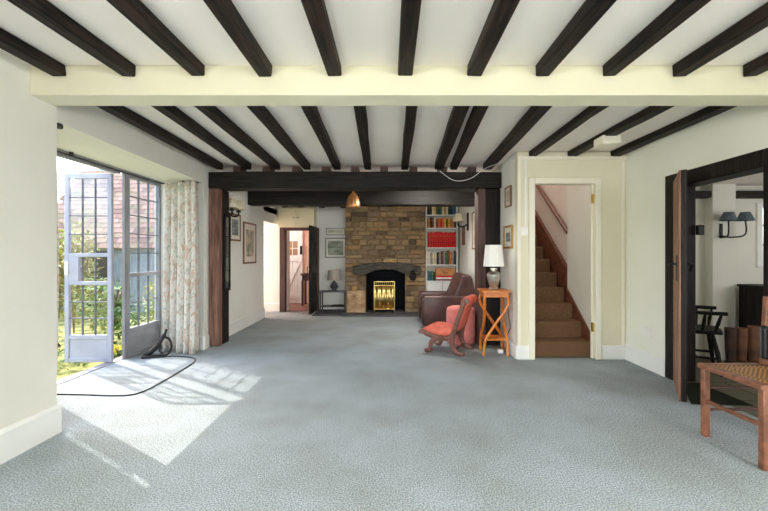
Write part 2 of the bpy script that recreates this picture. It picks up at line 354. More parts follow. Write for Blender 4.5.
for i, x in enumerate(near):
    o = timber('ceiling_joist', [(YR + .02, (x - .042, x + .042, ZJ, ZC)), (2.404, (x - .042, x + .042, ZJ, ZC))], BLK, seed=i)
    tag(o, f'black oak ceiling joist before the cream beam, {ORD[i]} from the left', 'joist', 'near ceiling joists')
far = [(-2.06, -2.13), (-1.66, -1.78), (-1.36, -1.42), (-.985, -1.04), (-.59, -.66), (-.21, -.28), (.155, .185), (.515, .61), (.65, .80), (1.11, 1.22), (1.56, 1.58), (2.04, 2.0), (2.49, 2.485)]
for i, (a, b) in enumerate(far):
    ye = 5.02 if i < 10 else YS - .001
    if i >= 10: b = a + (b - a) * .75
    hw = .052 if i in (7, 9, 11, 12) else .042; zj = ZJ + .022 if i >= 10 else ZJ
    o = timber('ceiling_joist', [(2.585, (a - hw, a + hw, zj - .005, ZC)), (ye, (b - hw, b + hw, zj - .01, ZC))], BLK, seed=40 + i)
    tag(o, f'dark oak ceiling joist beyond the cream beam, {ORD[i]} from the left', 'joist', 'far ceiling joists')
def xbeam(name, x0, x1, y0, y1, z0, z1, m, seed, label):
    q = random.Random(seed); mb = MB(); n = 13; rings = []
    for i in range(n):
        x = x0 + (x1 - x0) * i / (n - 1); j = lambda: q.uniform(-.007, .007)
        rings.append([mb.bm.verts.new(p) for p in ((x, y0 + j(), z0 + j()), (x, y1, z0 + j()), (x, y1, z1 + j()), (x, y0 + j(), z1 + j()))])
    for i in range(n - 1):
        for k in range(4): mb.face([rings[i][k], rings[i][(k + 1) % 4], rings[i + 1][(k + 1) % 4], rings[i + 1][k]])
    mb.face(rings[0][::-1]); mb.face(rings[-1])
    return tag(mb.build(name, m, bevel=.008, seg=1), label, 'beam')
cb = xbeam('cross_beam', -2.285, 1.40, 5.02, 5.26, 1.985, 2.195, BLKX, 3, 'heavy black oak cross beam resting on the two wall posts')
for i in range(9):
    x = -1.95 + i * .375
    MB().box(x - .05, x + .05, 5.1, 5.3, 2.19, 2.27).build('beam_stub', OAKD, cb)
xbeam('cross_beam', -2.28, 1.40, 6.4, 6.62, 1.945, 2.19, BLKX, 5, 'shorter black oak cross beam nearer the stone chimney')
for i, x in enumerate((-2.1, -1.78, -1.38, -.95)):
    o = timber('ceiling_joist', [(6.62, (x - .05, x + .05, 2.1, ZC)), (8.0 if i < 2 else 8.19, (x - .05, x + .05, 2.1, ZC))], BLK, seed=80 + i)
    tag(o, f'short dark joist above the far door and lamp, {ORD[i]} from the left', 'joist', 'short joists at the far wall')
p = empty('oak_post', (-2.21, 5.14, 0), 0, 'red brown oak post at the left end of the beam', 'post')
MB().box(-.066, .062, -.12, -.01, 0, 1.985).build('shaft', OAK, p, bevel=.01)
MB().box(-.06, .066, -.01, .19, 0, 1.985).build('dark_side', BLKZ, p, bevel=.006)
p = empty('oak_post', (1.255, 5.14, 0), 0, 'wide dark oak post behind the yew side table', 'post')
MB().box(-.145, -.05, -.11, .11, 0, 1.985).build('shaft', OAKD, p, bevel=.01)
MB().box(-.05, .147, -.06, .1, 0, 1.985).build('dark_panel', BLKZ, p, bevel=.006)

# ------------------------------------------------------------------ garden window
ZH = 2.07
def leaf(name, w_, flip, loc, rz, label, lever=True):
    """a glazed metal door leaf; local x runs from the hinge to the free edge"""
    e = empty(name, loc, rz, label, 'glazed door')
    mb = MB(); t = .018; f = .045
    mb.box(0, f, -t, t, 0.01, 2.015).box(w_ - f, w_, -t, t, 0.01, 2.015).box(f, w_ - f, -t, t, 1.96, 2.015).box(f, w_ - f, -t, t, 0.01, .055)
    mb.box(f, w_ - f, -t, t, .255, .3).box(f, w_ - f, -t, t, .83, .87).box(f, w_ - f, -t, t, 1.13, 1.17)
    mb.box(w_ - .15, w_ - f, -t, t, .87, 1.13)
    mb.build('leaf_frame', WMETAL, e, bevel=.004)
    MB().box(f, w_ - f, -.006, .006, .055, .255).build('kick_panel', WMETAL, e)
    mb = MB(); iw = w_ - 2 * f; b = .0048
    for k in (1, 2):
        x = f + iw * k / 3; mb.box(x - b, x + b, -.01, .01, .3, .83).box(x - b, x + b, -.01, .01, 1.17, 1.96)
        if x < w_ - .16: mb.box(x - b, x + b, -.01, .01, .87, 1.13)
    for z in (.475, .65, 1.37, 1.565, 1.76): mb.box(f, w_ - f, -.01, .01, z - b, z + b)
    mb.build('glazing_bars', LEADM, e)
    MB().box(f, w_ - f, -.002, .002, .3, .83).box(f, w_ - .15, -.002, .002, .87, 1.13).box(f, w_ - f, -.002, .002, 1.17, 1.96).build('glass', GLASS, e)
    if lever:
        h = MB().box(w_ - .045, w_ - .01, -.03, .03, .94, 1.08).build('lock_plate', PLASTIC, e, bevel=.003)
        MB().tube([(w_ - .03, -.03, 1.03), (w_ - .03, -.055, 1.03), (w_ - .13, -.055, 1.025)], .008, 8).build('lever', PLASTIC, h, smooth=True)
    e['kind'] = 'structure'
    return e
leaf('door_1', .50, 1, (XW - .014, 4.26, 0), R(180), 'open glazed garden door leaf standing square to the wall')
leaf('door_2', .50, 1, (XW - .012, 3.33, 0), R(186), 'nearer garden door leaf folded out behind the front wall')
def fixed(name, y0, y1, label):
    e = empty(name, (XW, y0, 0), R(90), label, 'window'); w_ = y1 - y0; t = .025; f = .045
    mb = MB().box(0, f, -t, t, 0, ZH).box(w_ - f, w_, -t, t, 0, ZH).box(f, w_ - f, -t, t, ZH - .05, ZH).box(f, w_ - f, -t, t, .28, .325).box(f, w_ - f, -t, t, .9, .945).box(f, w_ - f, -t, t, 0, .05)
    mb.build('frame', SHMETAL, e, bevel=.004)
    MB().box(f, w_ - f, -.008, .008, .05, .28).build('lower_panel', SHMETAL, e)
    mb = MB(); iw = w_ - 2 * f; b = .0048
    for k in (1, 2): x = f + iw * k / 3; mb.box(x - b, x + b, -.01, .01, .325, .9).box(x - b, x + b, -.01, .01, .945, ZH - .05)
    for z in (.61, 1.17, 1.39, 1.6, 1.81): mb.box(f, w_ - f, -.01, .01, z - b, z + b)
    mb.build('glazing_bars', LEADM, e)
    MB().box(f, w_ - f, -.002, .002, .325, .9).box(f, w_ - f, -.002, .002, .945, ZH - .05).build('glass', GLASS, e)
    e['kind'] = 'structure'
fixed('window_1', 4.44, 5.1, 'fixed leaded window between the open door and the curtain')
fixed('window_2', 2.5, 3.23, 'fixed leaded window on the near side of the garden doors')
mb = MB().box(XW - .012, XW + .02, 4.405, 4.44, 0, ZH).box(XW - .012, XW + .02, 3.23, 3.3, 0, ZH).box(XW - .05, XW + .04, 2.46, 5.1, ZH, ZH + .02).box(XW - .06, XW + .0, 3.3, 4.36, ZH - .035, ZH).box(XW - .1, XW + .0, 2.46, 5.1, -.06, .006)
struct(mb.build('window_frame', SHMETAL, bevel=.003), 'backlit posts and head of the garden window', 'window frame')
# curtain rail
rl = MB().tube([(XW + .06, 2.55, 2.055), (XW + .06, 4.85, 2.04), (XW + .12, 4.97, 2.035), (-2.7, 4.9, 2.02), (-2.28, 4.76, 2.01)], .009, 8)
rl.box(XW + .05, XW + .07, 3.6, 3.63, 2.045, 2.09).box(-2.5, -2.48, 4.81, 4.84, 2.012, 2.04).box(XW + .05, XW + .07, 2.75, 2.78, 2.05, 2.096)
tag(rl.build('curtain_rail', DMETAL, smooth=True), 'thin dark curtain rail under the window bay soffit', 'curtain rail')

CURT = bpy.data.materials.new('floral_linen'); CURT.use_nodes = True
t = CURT.node_tree; N = t.nodes; L = t.links; b = N['Principled BSDF']; b.inputs['Roughness'].default_value = .9
tc = N.new('ShaderNodeTexCoord')
base = (220, 217, 210)
prev = None
for (sc_, lo, hi, colr, seed) in ((9, .56, .6, (206, 178, 162), 0), (13, .58, .64, (182, 188, 180), 3.3), (18, .60, .66, (190, 172, 152), 7.7)):
    mp = N.new('ShaderNodeMapping'); mp.inputs['Location'].default_value = (seed, seed, seed); mp.inputs['Scale'].default_value = (1.6, 1.6, .8); L.new(tc.outputs['Object'], mp.inputs[0])
    n = N.new('ShaderNodeTexNoise'); n.inputs['Scale'].default_value = sc_; n.inputs['Detail'].default_value = 3; n.inputs['Distortion'].default_value = 1.2; L.new(mp.outputs[0], n.inputs['Vector'])
    r = N.new('ShaderNodeValToRGB'); r.color_ramp.elements[0].position = lo; r.color_ramp.elements[1].position = hi; L.new(n.outputs['Fac'], r.inputs[0])
    mx = N.new('ShaderNodeMix'); mx.data_type = 'RGBA'; L.new(r.outputs[0], mx.inputs['Factor']); mx.inputs['B'].default_value = lin(colr)
    if prev: L.new(prev, mx.inputs['A'])
    else: mx.inputs['A'].default_value = lin(base)
    prev = mx.outputs['Result']
L.new(prev, b.inputs['Base Color'])
def curtain(p0, p1, nrm, folds, amp, z0, z1, label, seed):
    q = random.Random(seed); ph = [q.uniform(-.6, .6) for _ in range(40)]
    p0 = Vector((p0[0], p0[1], 0)); p1 = Vector((p1[0], p1[1], 0)); nrm = Vector(nrm).normalized(); d = p1 - p0
    def fn(u, v):
        a = u * folds * 2 * math.pi; k = amp * (.65 + .35 * (1 - v)) * math.sin(a + ph[int(u * folds)] * .6 * (1 - v)) + amp * .3 * math.sin(a * .5 + 1)
        z = z0 + (z1 - z0) * v
        p = p0 + d * u * (1 + .04 * math.sin(v * 3)) + nrm * k
        return (p.x, p.y, z)
    mb = MB().grid(fn, int(folds * 14), 18)
    o = mb.build('curtain', CURT, smooth=True, solid=.004, ang=80)
    return tag(o, label, 'curtain', 'floral curtains at the garden window')
c1 = curtain((-2.72, 4.82), (-2.25, 4.66), (.3, 1, 0), 5, .085, .005, 2.005, 'full length floral curtain hanging beside the oak post', 1)
curtain((-2.75, 2.52), (-2.192, 2.62), (0, 1, 0), 7, .01, .005, 2.005, 'floral curtain edge showing behind the front wall corner', 2)

# ------------------------------------------------------------------ garden
MOSS = mat('mossy_ground', (92, 104, 40), (176, 168, 96), rough=.95, scale=5, detail=8, bump=.6, bscale=30)
TILER = attr_mat('clay_roof_tiles', [(118, 92, 80), (150, 118, 102), (172, 140, 124), (134, 118, 92)], rough=.9)
SHEDW = mat('blue_grey_boards', (126, 138, 150), (158, 166, 174), rough=.8, scale=4, stretch=(8, 8, 1), bump=.2)
LEAFS = [mat('leaf_green', (58, 96, 40), (104, 140, 62), rough=.6, scale=3), mat('leaf_yellow', (132, 146, 50), (190, 186, 84), rough=.6, scale=3), mat('leaf_dark', (38, 62, 36), (70, 96, 56), rough=.6, scale=3), mat('leaf_olive', (104, 104, 48), (150, 138, 74), rough=.6, scale=3)]
BARK = mat('bark', (84, 66, 52), (118, 96, 78), rough=.9, scale=10, bump=.4)
YELF = mat('yellow_petals', (232, 206, 40), (244, 224, 80), rough=.6, scale=3)
struct(MB().box(-30, XW - .1, -12, 40, -.14, -.07).build('ground', MOSS))
def leaves(mb, c, rx, ry, rz_, n, size, seed, shell=.5):
    q = random.Random(seed)
    for _ in range(n):
        d = Vector((q.gauss(0, 1), q.gauss(0, 1), q.gauss(0, 1))).normalized() * (shell + (1 - shell) * q.random())
        p = Vector(c) + Vector((d.x * rx, d.y * ry, d.z * rz_))
        if p.z < -.06: continue
        E = Euler((q.uniform(-.9, .9), q.uniform(-.9, .9), q.uniform(0, 6.3))).to_matrix(); s = size * q.uniform(.6, 1.3)
        v = [mb.bm.verts.new(p + E @ Vector(k)) for k in ((-s * .5, 0, 0), (0, -s * .28, s * .08), (s * .6, 0, 0), (0, s * .28, s * .08))]
        mb.face(v)
def shrub(name, x, y, rx, ry, h, n, size, li, label, seed, z0=-.07, cat='shrub', trunk=0):
    e = empty(name, (x, y, z0), 0, label, cat)
    mb = MB(); q = random.Random(seed)
    for k in range(5):
        cz = trunk + (h - trunk) * (.3 + .5 * q.random()); leaves(mb, (q.uniform(-.5, .5) * rx, q.uniform(-.5, .5) * ry, cz), rx * .6, ry * .6, (h - trunk) * .38, n // 5, size, seed * 10 + k)
    mb.build('foliage', LEAFS[li], e)
    mb = MB()
    for k in range(5):
        a = q.uniform(0, 6.3); mb.tube(spline([(0, 0, 0), (.1 * rx * math.cos(a), .1 * ry * math.sin(a), h * .4), (.5 * rx * math.cos(a), .5 * ry * math.sin(a), h * .8)], 4), .012 + trunk * .008, 6)
    mb.build('stem', BARK, e, smooth=True)
shrub('garden_shrub', -3.75, 5.4, .42, .45, .95, 900, .07, 0, 'leafy green shrub seen through the lower panes of the open door', 1)
shrub('garden_shrub', -4.9, 6.2, .5, .6, 1.5, 1000, .08, 3, 'olive brown shrub between open door and fixed window', 2)
shrub('garden_shrub', -4.05, 4.5, .3, .3, .6, 600, .06, 2, 'dark green shrub at the left edge of the garden view', 3)
shrub('garden_shrub', -3.7, 6.5, .28, .28, 1.1, 500, .06, 1, 'yellow green shrub behind the fixed window', 4)
shrub('garden_shrub', -6.3, 7.6, .7, .5, 1.7, 1000, .1, 1, 'tall yellow green shrub before the tiled outbuilding', 5)
shrub('garden_shrub', -7.3, 7.4, .7, .6, 2.1, 1200, .1, 3, 'tall straggly shrub left of the tiled outbuilding', 6)
shrub('garden_shrub', -5.6, 5.9, .5, .5, 1.5, 900, .08, 1, 'yellow green bush at the left of the open door view', 8)
shrub('garden_tree', -10.6, 9.4, 1.4, 1.4, 5.2, 900, .13, 1, 'thin tree with sparse yellow green leaves against the sky', 7, cat='tree', trunk=1.5)
mb = MB()
for k in range(26):
    q = random.Random(300 + k); leaves(mb, (q.uniform(-4.2, -3.15), q.uniform(4.0, 5.6), -.05), .16, .16, .09, 26, .05, 400 + k, .2)
tag(mb.build('ground_cover', LEAFS[0]), 'low green plants covering the ground outside the sill', 'plants', None, 'stuff')
fl = empty('yellow_flowers', (-3.35, 4.75, -.07), 0, 'clump of yellow flowers beside the open garden door', 'flowers')
mb = MB(); leaves(mb, (0, 0, .1), .14, .14, .06, 120, .05, 77); mb.build('petals', YELF, fl)
mb = MB(); leaves(mb, (0, 0, .04), .16, .16, .05, 120, .06, 78); mb.build('leaves', LEAFS[0], fl)
sh = empty('outbuilding', (-6.4, 10.0, -.07), 0, 'low outbuilding with a pinkish clay tiled roof in the garden', 'outbuilding')
MB().box(-1.1, 2.2, -1.5, 1.5, 0, 1.55).prism([(-1.5, 1.55), (1.5, 1.55), (0, 3.35)], 'x', -1.1, 2.2).build('walls', SHEDW, sh)
q = random.Random(5)
for side in (-1, 1):
    mb = MB(); tones = []; ang = math.atan2(1.8, 1.5)
    for i in range(17):
        d_ = i * .145
        for k in range(16):
            x = -1.25 + k * .225 + (.11 if i % 2 else 0); y = side * (1.68 - d_ * math.cos(ang)); z = 1.36 + d_ * math.sin(ang)
            M = Matrix.Translation((x, y, z)) @ Matrix.Rotation(ang * (1 if side < 0 else -1) - side * -.05, 4, 'X')
            mb.box(0, .218, -.02 if side < 0 else -.18, .18 if side < 0 else .02, .0, .022, M=M); tones += [q.random()] * 6
    ro = mb.build('roof_slope', TILER, sh)
    at = ro.data.attributes.new('tone', 'FLOAT', 'FACE'); at.data.foreach_set('value', tones)
dk = MB().box(-.2, .5, -1.52, -1.5, 0, 1.3).build('doorway', BLKZ, sh)

# ------------------------------------------------------------------ far left: passage, cupboard, doors, hall beyond
CUPM = mat('cupboard_cream_paint', (226, 217, 180), (232, 224, 190), rough=.5, scale=3)
cup = empty('wall_cupboard', (-1.86, 8.1, 1.69), 0, 'cream two door cupboard above the far doorway', 'cupboard')
MB().box(-.36, .36, -.16, -.002, 0, .40).build('cupboard_body', CUPM, cup, bevel=.004)
for s in (-1, 1):
    d = MB().box(.006 if s > 0 else -.355, .355 if s > 0 else -.006, -.178, -.161, .01, .39).build('cupboard_door', CUPM, cup, bevel=.003)
    MB().lathe([(.003, 0), (.008, .008), (.014, .02), (.0, .028)], (0, 0, 0), 10).bend(lambda c, s=s: Vector((s * .04 + c.x, -.178 - c.z, .19 + c.y))).build('knob', DMETAL, d, smooth=True)
mb = MB().box(-2.2, -2.09, 7.96, 8.1, 0, 1.69).box(-1.5, -1.45, 8.08, 8.2, 0, 1.69).box(-2.09, -1.5, 7.97, 8.1, 1.63, 1.69)
struct(mb.build('door_frame_2', OAKD, bevel=.006), 'dark oak frame of the far doorway under the cream cupboard', 'doorway')
e = empty('door_3', (-1.49, 8.06, .02), R(-92), 'black plank door standing open beside the small lamp table', 'door'); e['kind'] = 'structure'
mb = MB()
for k in range(4): mb.box(.005 + k * .135, .135 + k * .135, -.02, .018, 0, 1.68)
mb.build('door_planks', BLKZ, e, bevel=.004)
mb = MB()
for z in (.25, .85, 1.45): mb.box(.01, .54, .018, .04, z - .06, z + .06)
mb.build('ledge', BLKZ, e, bevel=.004)
MB().tube([(.5, -.02, .9), (.5, -.055, .9), (.5, -.055, .78), (.5, -.02, .78)], .008, 6).build('pull_handle', IRON, e, smooth=True)
# hall beyond
struct(MB().box(-3.3, -.9, 8.3, 10.2, -.06, 0).box(-2.09, -1.5, 8.1, 8.3, -.06, .004).build('floor_hall', HALLF))
struct(MB().box(-3.3, -.9, 9.4, 9.5, 0, 2.2).box(-3.4, -3.3, 8.2, 9.5, 0, 2.2).box(-.98, -.9, 8.3, 9.5, 0, 2.2).box(-3.3, -.9, 8.3, 9.5, 2.1, 2.2).build('wall_hall', PINK))
e = empty('door_4', (-2.52, 9.38, .01), 0, 'white ledged and braced door with small window in the hall', 'door'); e['kind'] = 'structure'
mb = MB()
for k in range(4):
    x0, x1 = k * .12, (k + 1) * .12 - .004
    if k in (1, 2): mb.box(x0, x1, -.02, .01, 0, 1.12).box(x0, x1, -.02, .01, 1.45, 1.7)
    else: mb.box(x0, x1, -.02, .01, 0, 1.7)
mb.build('door_planks', WHT, e, bevel=.003)
mb = MB().box(.01, .47, -.04, -.02, .12, .22).box(.01, .47, -.04, -.02, .98, 1.08).box(.01, .47, -.04, -.02, 1.52, 1.6)
mb.prism([(.03, .22), (.09, .22), (.45, .98), (.39, .98)], 'y', -.04, -.02)
mb.build('ledge_and_brace', WHT, e, bevel=.003)
MB().box(.12, .36, -.006, .0, 1.12, 1.45).build('window_pane', mat('brown_pane', (140, 112, 84), (170, 140, 108), rough=.2, scale=4), e)
MB().box(.12, .36, -.016, -.006, 1.275, 1.29).box(.232, .246, -.016, -.006, 1.12, 1.45).build('glazing_bars', WHT, e)
MB().box(.42, .47, -.06, -.02, 1.14, 1.34).build('latch', IRON, e, bevel=.004)
tb = empty('hall_table', (-1.72, 9.12, 0), 0, 'red brown side table just visible in the hall', 'table')
MB().box(-.28, .28, -.2, .2, .68, .72).build('tabletop', OAKD, tb, bevel=.004)
MB().box(-.25, .25, -.17, .17, .56, .68).build('apron', OAKD, tb)
for sx in (-1, 1):
    for sy in (-1, 1): MB().box(sx * .24 - .02, sx * .24 + .02, sy * .16 - .02, sy * .16 + .02, 0, .56).build('leg', OAKD, tb)

# ------------------------------------------------------------------ fireplace
STONE = attr_mat('rubble_stone', [(100, 82, 62), (146, 122, 90), (176, 148, 108), (134, 114, 94), (178, 142, 98), (92, 76, 62), (160, 136, 108)], rough=.95, bump=.9, bscale=18, mottle=.6)
MORT = mat('lime_mortar', (134, 114, 84), (162, 140, 106), rough=.95, scale=20, bump=.4)
fp = empty('fireplace', (-.09, 7.85, 0), 0, 'rubble stone chimney breast with an open hearth', 'fireplace')
ox0, ox1, oz = -.375, .385, .88
mb = MB().box(-.79, ox0, .03, .34, 0, 2.26).box(ox1, .79, .03, .34, 0, 2.26).box(ox0, ox1, .03, .34, oz, 2.26)
mb.build('mortar_core', MORT, fp)
mb = MB(); tones = []; q = random.Random(11); z = 0
def stone(x0, x1, z0, z1, y0, y1):
    g = .007; j = lambda a: q.uniform(-a, a); yo = y0 + q.uniform(-.012, .012)
    c = [(x0 + g + j(.006), yo, z0 + g + j(.006)), (x1 - g + j(.006), yo, z0 + g + j(.006)), (x1 - g + j(.006), yo, z1 - g + j(.006)), (x0 + g + j(.006), yo, z1 - g + j(.006))]
    cx = sum(p_[0] for p_ in c) / 4; cz = sum(p_[2] for p_ in c) / 4
    inner = [mb.bm.verts.new((cx + (p_[0] - cx) * .93, p_[1] - .004 + j(.004), cz + (p_[2] - cz) * .86)) for p_ in c]
    mid = [mb.bm.verts.new((p_[0], p_[1] + .008, p_[2])) for p_ in c]; back = [mb.bm.verts.new((p_[0], y1, p_[2])) for p_ in c]
    mb.face(inner); n = 1
    for A, B in ((inner, mid), (mid, back)):
        for i in range(4): mb.face([A[i], A[(i + 1) % 4], B[(i + 1) % 4], B[i]]); n += 1
    tones.extend([q.random()] * n)
while z < 2.25:
    h = q.uniform(.065, .13); h = min(h, 2.26 - z) if 2.26 - z - h > .05 else 2.26 - z
    x = -.79
    while x < .785:
        wd = q.uniform(.1, .33) * (1.25 if h > .12 else 1); x1 = min(x + wd, .79)
        if .79 - x1 < .08: x1 = .79
        segs = [(x, x1)]
        if z < oz:
            segs = []
            if x < ox0: segs.append((x, min(x1, ox0)))
            if x1 > ox1: segs.append((max(x, ox1), x1))
        for (a, b_) in segs:
            if b_ - a > .03: stone(a, b_, z, z + h, 0, .035)
        x = x1
    z += h
so = mb.build('stonework', STONE, fp, smooth=True, ang=50)
at = so.data.attributes.new('tone', 'FLOAT', 'FACE')
tl = tones[:len(so.data.polygons)]; tl += [0.5] * (len(so.data.polygons) - len(tl)); at.data.foreach_set('value', tl)
mb = MB().box(-.755, -.385, -.11, .02, 0, .45)
mb.build('stone_pier', mat('sandstone_block', (150, 116, 84), (196, 166, 132), rough=.9, scale=9, bump=.6, bscale=18), fp, bevel=.015)
# fire opening
MB().box(ox0, ox1, .3, .335, 0, oz).box(ox0, ox0 + .02, .0, .3, 0, oz).box(ox1 - .02, ox1, .0, .3, 0, oz).box(ox0, ox1, .0, .3, oz - .02, oz).build('fireback', SOOT, fp)
pts = [(-.64, .925), (-.45, .965), (-.2, .99), (.05, 1.0), (.3, .99), (.52, .965), (.69, .92), (.69, .76), (.55, .75), (.385, .765), (.2, .84), (0, .865), (-.2, .84), (-.37, .765), (-.62, .755)]
MB().prism(pts, 'y', -.09, .03).build('mantel_beam', mat('charred_mantel_oak', (40, 38, 34), (92, 86, 76), rough=.8, scale=4, stretch=(1.5, 8, 10), bump=.6, bscale=8), fp, bevel=.014)
struct(MB().box(-1.45, -.885, 7.45, YB, 0, .028).build('floor_alcove', SLATE))
hs = MB().box(-.79, .78, -.45, .3, 0.0, .028).build('hearth', SLATE, fp, bevel=.006)
# fire screen
fs = empty('fire_screen', (-.11, 7.79, .028), 0, 'polished brass fire screen standing in the hearth opening', 'fire screen')
MB().box(-.205, -.19, -.01, .01, .02, .60).box(.19, .205, -.01, .01, .02, .60).box(-.205, .205, -.01, .01, .585, .60).box(-.205, .205, -.01, .01, .05, .068).box(-.205, .205, -.01, .01, .51, .525).build('frame', BRASS, fs, bevel=.003)
MB().grid(lambda u, v: (-.19 + .38 * u, .004 + .006 * math.sin(u * 26), .068 + .442 * v), 60, 2).build('brass_panel', BRASS, fs, smooth=True, solid=.002)
mb = MB()
for k in range(9): x = -.16 + k * .04; mb.tube([(x, 0, .525), (x, 0, .585)], .006, 6)
mb.build('gallery', BRASS, fs, smooth=True)
for x in (-.16, .16): MB().tube([(x, -.07, .006), (x, -.04, .03), (x, 0, .045), (x, .04, .03), (x, .07, .006)], .009, 6).build('foot', IRON, fs, smooth=True)
for x in (-.09, .08): MB().tube([(x, -.014, .1), (x, -.014, .16)], .018, 8).build('knob', COPPER, fs, smooth=True)
mb = MB().box(-.05, .05, -.04, .04, 0, .10)
tag(mb.build('brass_box', mat('dull_brass', (150, 116, 66), (178, 142, 84), rough=.6, metal=.3, scale=10), bevel=.01), 'small square dull brass box on the stone ledge left of the hearth', 'box').location = (-.69, 7.79, .45)
o = MB().lathe([(.0, -.16), (.05, -.14), (.06, -.06), (.035, -.02), (.05, .0), (.05, .02), (.0, .05)], (0, 0, 0), 14).build('iron_bell', IRON, smooth=True)
tag(o, 'black iron bell hanging from the mantel beam end', 'bell'); o.location = (.44, 7.70, .80)

# copper pendant
cp = empty('pendant_lamp', (-.56, 6.12, 1.87), 0, 'fluted copper pendant shade hanging before the stone chimney', 'pendant lamp')
MB().lathe([(.1, 0), (.105, .02), (.1, .08), (.08, .15), (.05, .2), (.02, .225), (.018, .25)], (0, 0, 0), 48, flute=12, famp=.05).build('shade', COPPER, cp, smooth=True, ang=80)
MB().tube([(0, 0, .25), (0, 0, ZC - 1.87)], .004, 6).build('cord', IRON, cp)

# ------------------------------------------------------------------ bookcase and books
bk = empty('bookcase', (1.02, 8.06, 0), 0, 'white built in bookcase filling the niche right of the chimney', 'bookcase')
bx0, bx1 = -.29, .30
mb = MB().box(bx0 - .02, bx0, -.13, .13, 0, 2.14).box(bx1, bx1 + .02, -.13, .13, 0, 2.14).box(bx0, bx1, .11, .13, 0, 2.14)
mb.build('carcass', PLW, bk)
SZ = [.63, .95, 1.29, 1.68, 1.94]
for z in SZ: MB().box(bx0, bx1, -.13, .11, z - .02, z).build('shelf', WHT, bk, bevel=.002)
for k in range(2): MB().box(bx0 + .005 + k * .305, bx0 + .3 + k * .305, -.148, -.131, .04, .60).build('cupboard_door', WHT, bk, bevel=.003)
PAGES = mat('paper', (226, 218, 198), (236, 230, 212), rough=.9, scale=40)
BC = {'dark green': (38, 66, 52), 'green': (66, 104, 72), 'cream': (214, 200, 168), 'black': (30, 28, 30), 'blue': (40, 92, 122), 'brown': (104, 70, 46), 'orange': (198, 116, 48), 'yellow': (206, 170, 84), 'maroon': (112, 36, 38), 'white': (226, 222, 212), 'grey': (138, 134, 130), 'red': (206, 30, 36), 'tan': (178, 140, 96), 'teal': (44, 96, 98)}
BM = {k: mat(k.replace(' ', '_') + '_book_cloth', v, tuple(min(255, c * 1.18 + 6) for c in v), rough=.55, scale=14) for k, v in BC.items()}
GILT = mat('gilt_lettering', (206, 166, 84), (224, 188, 110), rough=.35, metal=.8, scale=10)
def book(x, w_, z, h, colr, label, group, d=.17, tilt=0):
    """spine towards the room"""
    mb = MB().box(-w_ / 2, -w_ / 2 + .003, 0, d, 0, h).box(w_ / 2 - .003, w_ / 2, 0, d, 0, h).prism([(-w_ / 2, 0), (-w_ * .42, -.009), (-w_ * .2, -.014), (w_ * .2, -.014), (w_ * .42, -.009), (w_ / 2, 0)], 'z', 0, h)
    mb.box(-w_ / 2 + .003, w_ / 2 - .003, 0, d - .006, .004, h - .004, mi=1)
    mb.box(-w_ * .2, w_ * .2, -.0146, -.014, h * .7, h * .74, mi=2)
    o = mb.build('book', [BM[colr], PAGES, GILT]); o.location = (x, 7.955, z); o.rotation_euler = (0, tilt, 0)
    return tag(o, label, 'book', group)
rows = [
 (1.94, 'top', .16, .19, ['black', 'black', 'dark green', 'cream', 'yellow', 'green', 'dark green', 'green', 'cream', 'tan', 'cream', 'dark green', 'black', 'blue', 'blue']),
 (1.68, 'second', .17, .215, ['brown', 'orange', 'black', 'brown', 'cream', 'maroon', 'orange', 'red', 'orange', 'yellow', 'brown', 'yellow', 'orange', 'tan', 'black']),
 (1.29, 'red', .29, .312, ['red'] * 13),
 (.95, 'fourth', .23, .28, ['cream', 'white', 'grey', 'cream', 'cream', 'black', 'grey', 'maroon', 'grey', 'green', 'brown', 'orange', 'grey', 'black']),
]
for z, nm, h0, h1, cs in rows:
    q = random.Random(int(z * 100)); n = len(cs); x = .715 + (.05 if nm == 'red' else 0); wd = (1.315 - x) / n
    cnt = {}
    for i, c in enumerate(cs):
        w_ = (wd - .007) if nm == 'red' else wd * q.uniform(.8, .97)
        lab = f'tall red bound volume, {ORD[i]} from the left on the all red shelf' if nm == 'red' else f'{c} book, {ORD[i]} from the left on the {nm} bookcase shelf'
        book(x + wd / 2, w_, z, q.uniform(h0, h1), c, lab, {'red': 'red volumes on the middle shelf', 'top': 'books on the top shelf', 'second': 'books on the second shelf', 'fourth': 'books on the fourth shelf'}[nm])
        x += wd
for i, (c, h) in enumerate((('grey', .17), ('blue', .19), ('teal', .17), ('green', .19), ('black', .17))):
    book(.735 + i * .038, .033, .63, h, c, f'{c} book, {ORD[i]} from the left on the lowest bookcase shelf', 'books on the lowest shelf')
for i, (c, l_) in enumerate((('maroon', 'dark red book lying at the bottom of the flat pile'), ('white', 'white book lying flat between two red ones'), ('red', 'red book lying flat under the wicker box'))):
    mb = MB().box(-.19, .19, 0, .17, 0, .004).box(-.19, .19, 0, .17, .028, .032).box(-.19, .19, -.003, 0, 0, .032).box(-.186, .186, 0, .165, .004, .028, mi=1)
    o = mb.build('book', [BM[c], PAGES]); o.location = (1.11, 7.95, .63 + i * .0325); tag(o, l_, 'book', 'flat books on the lowest shelf')
wb = empty('storage_box', (1.1, 8.03, .63 + .0985), 0, 'tan box with front handle lying on the flat books', 'box')
TANB = mat('tan_box_card', (190, 124, 70), (212, 146, 90), rough=.6, scale=12, bump=.1)
MB().box(-.19, .19, -.09, .075, 0, .15).build('box_body', TANB, wb, bevel=.008)
MB().tube(spline([(-.05, -.092, .1), (-.04, -.105, .06), (.04, -.105, .06), (.05, -.092, .1)], 5), .006, 6).build('handle', OAKD, wb, smooth=True)

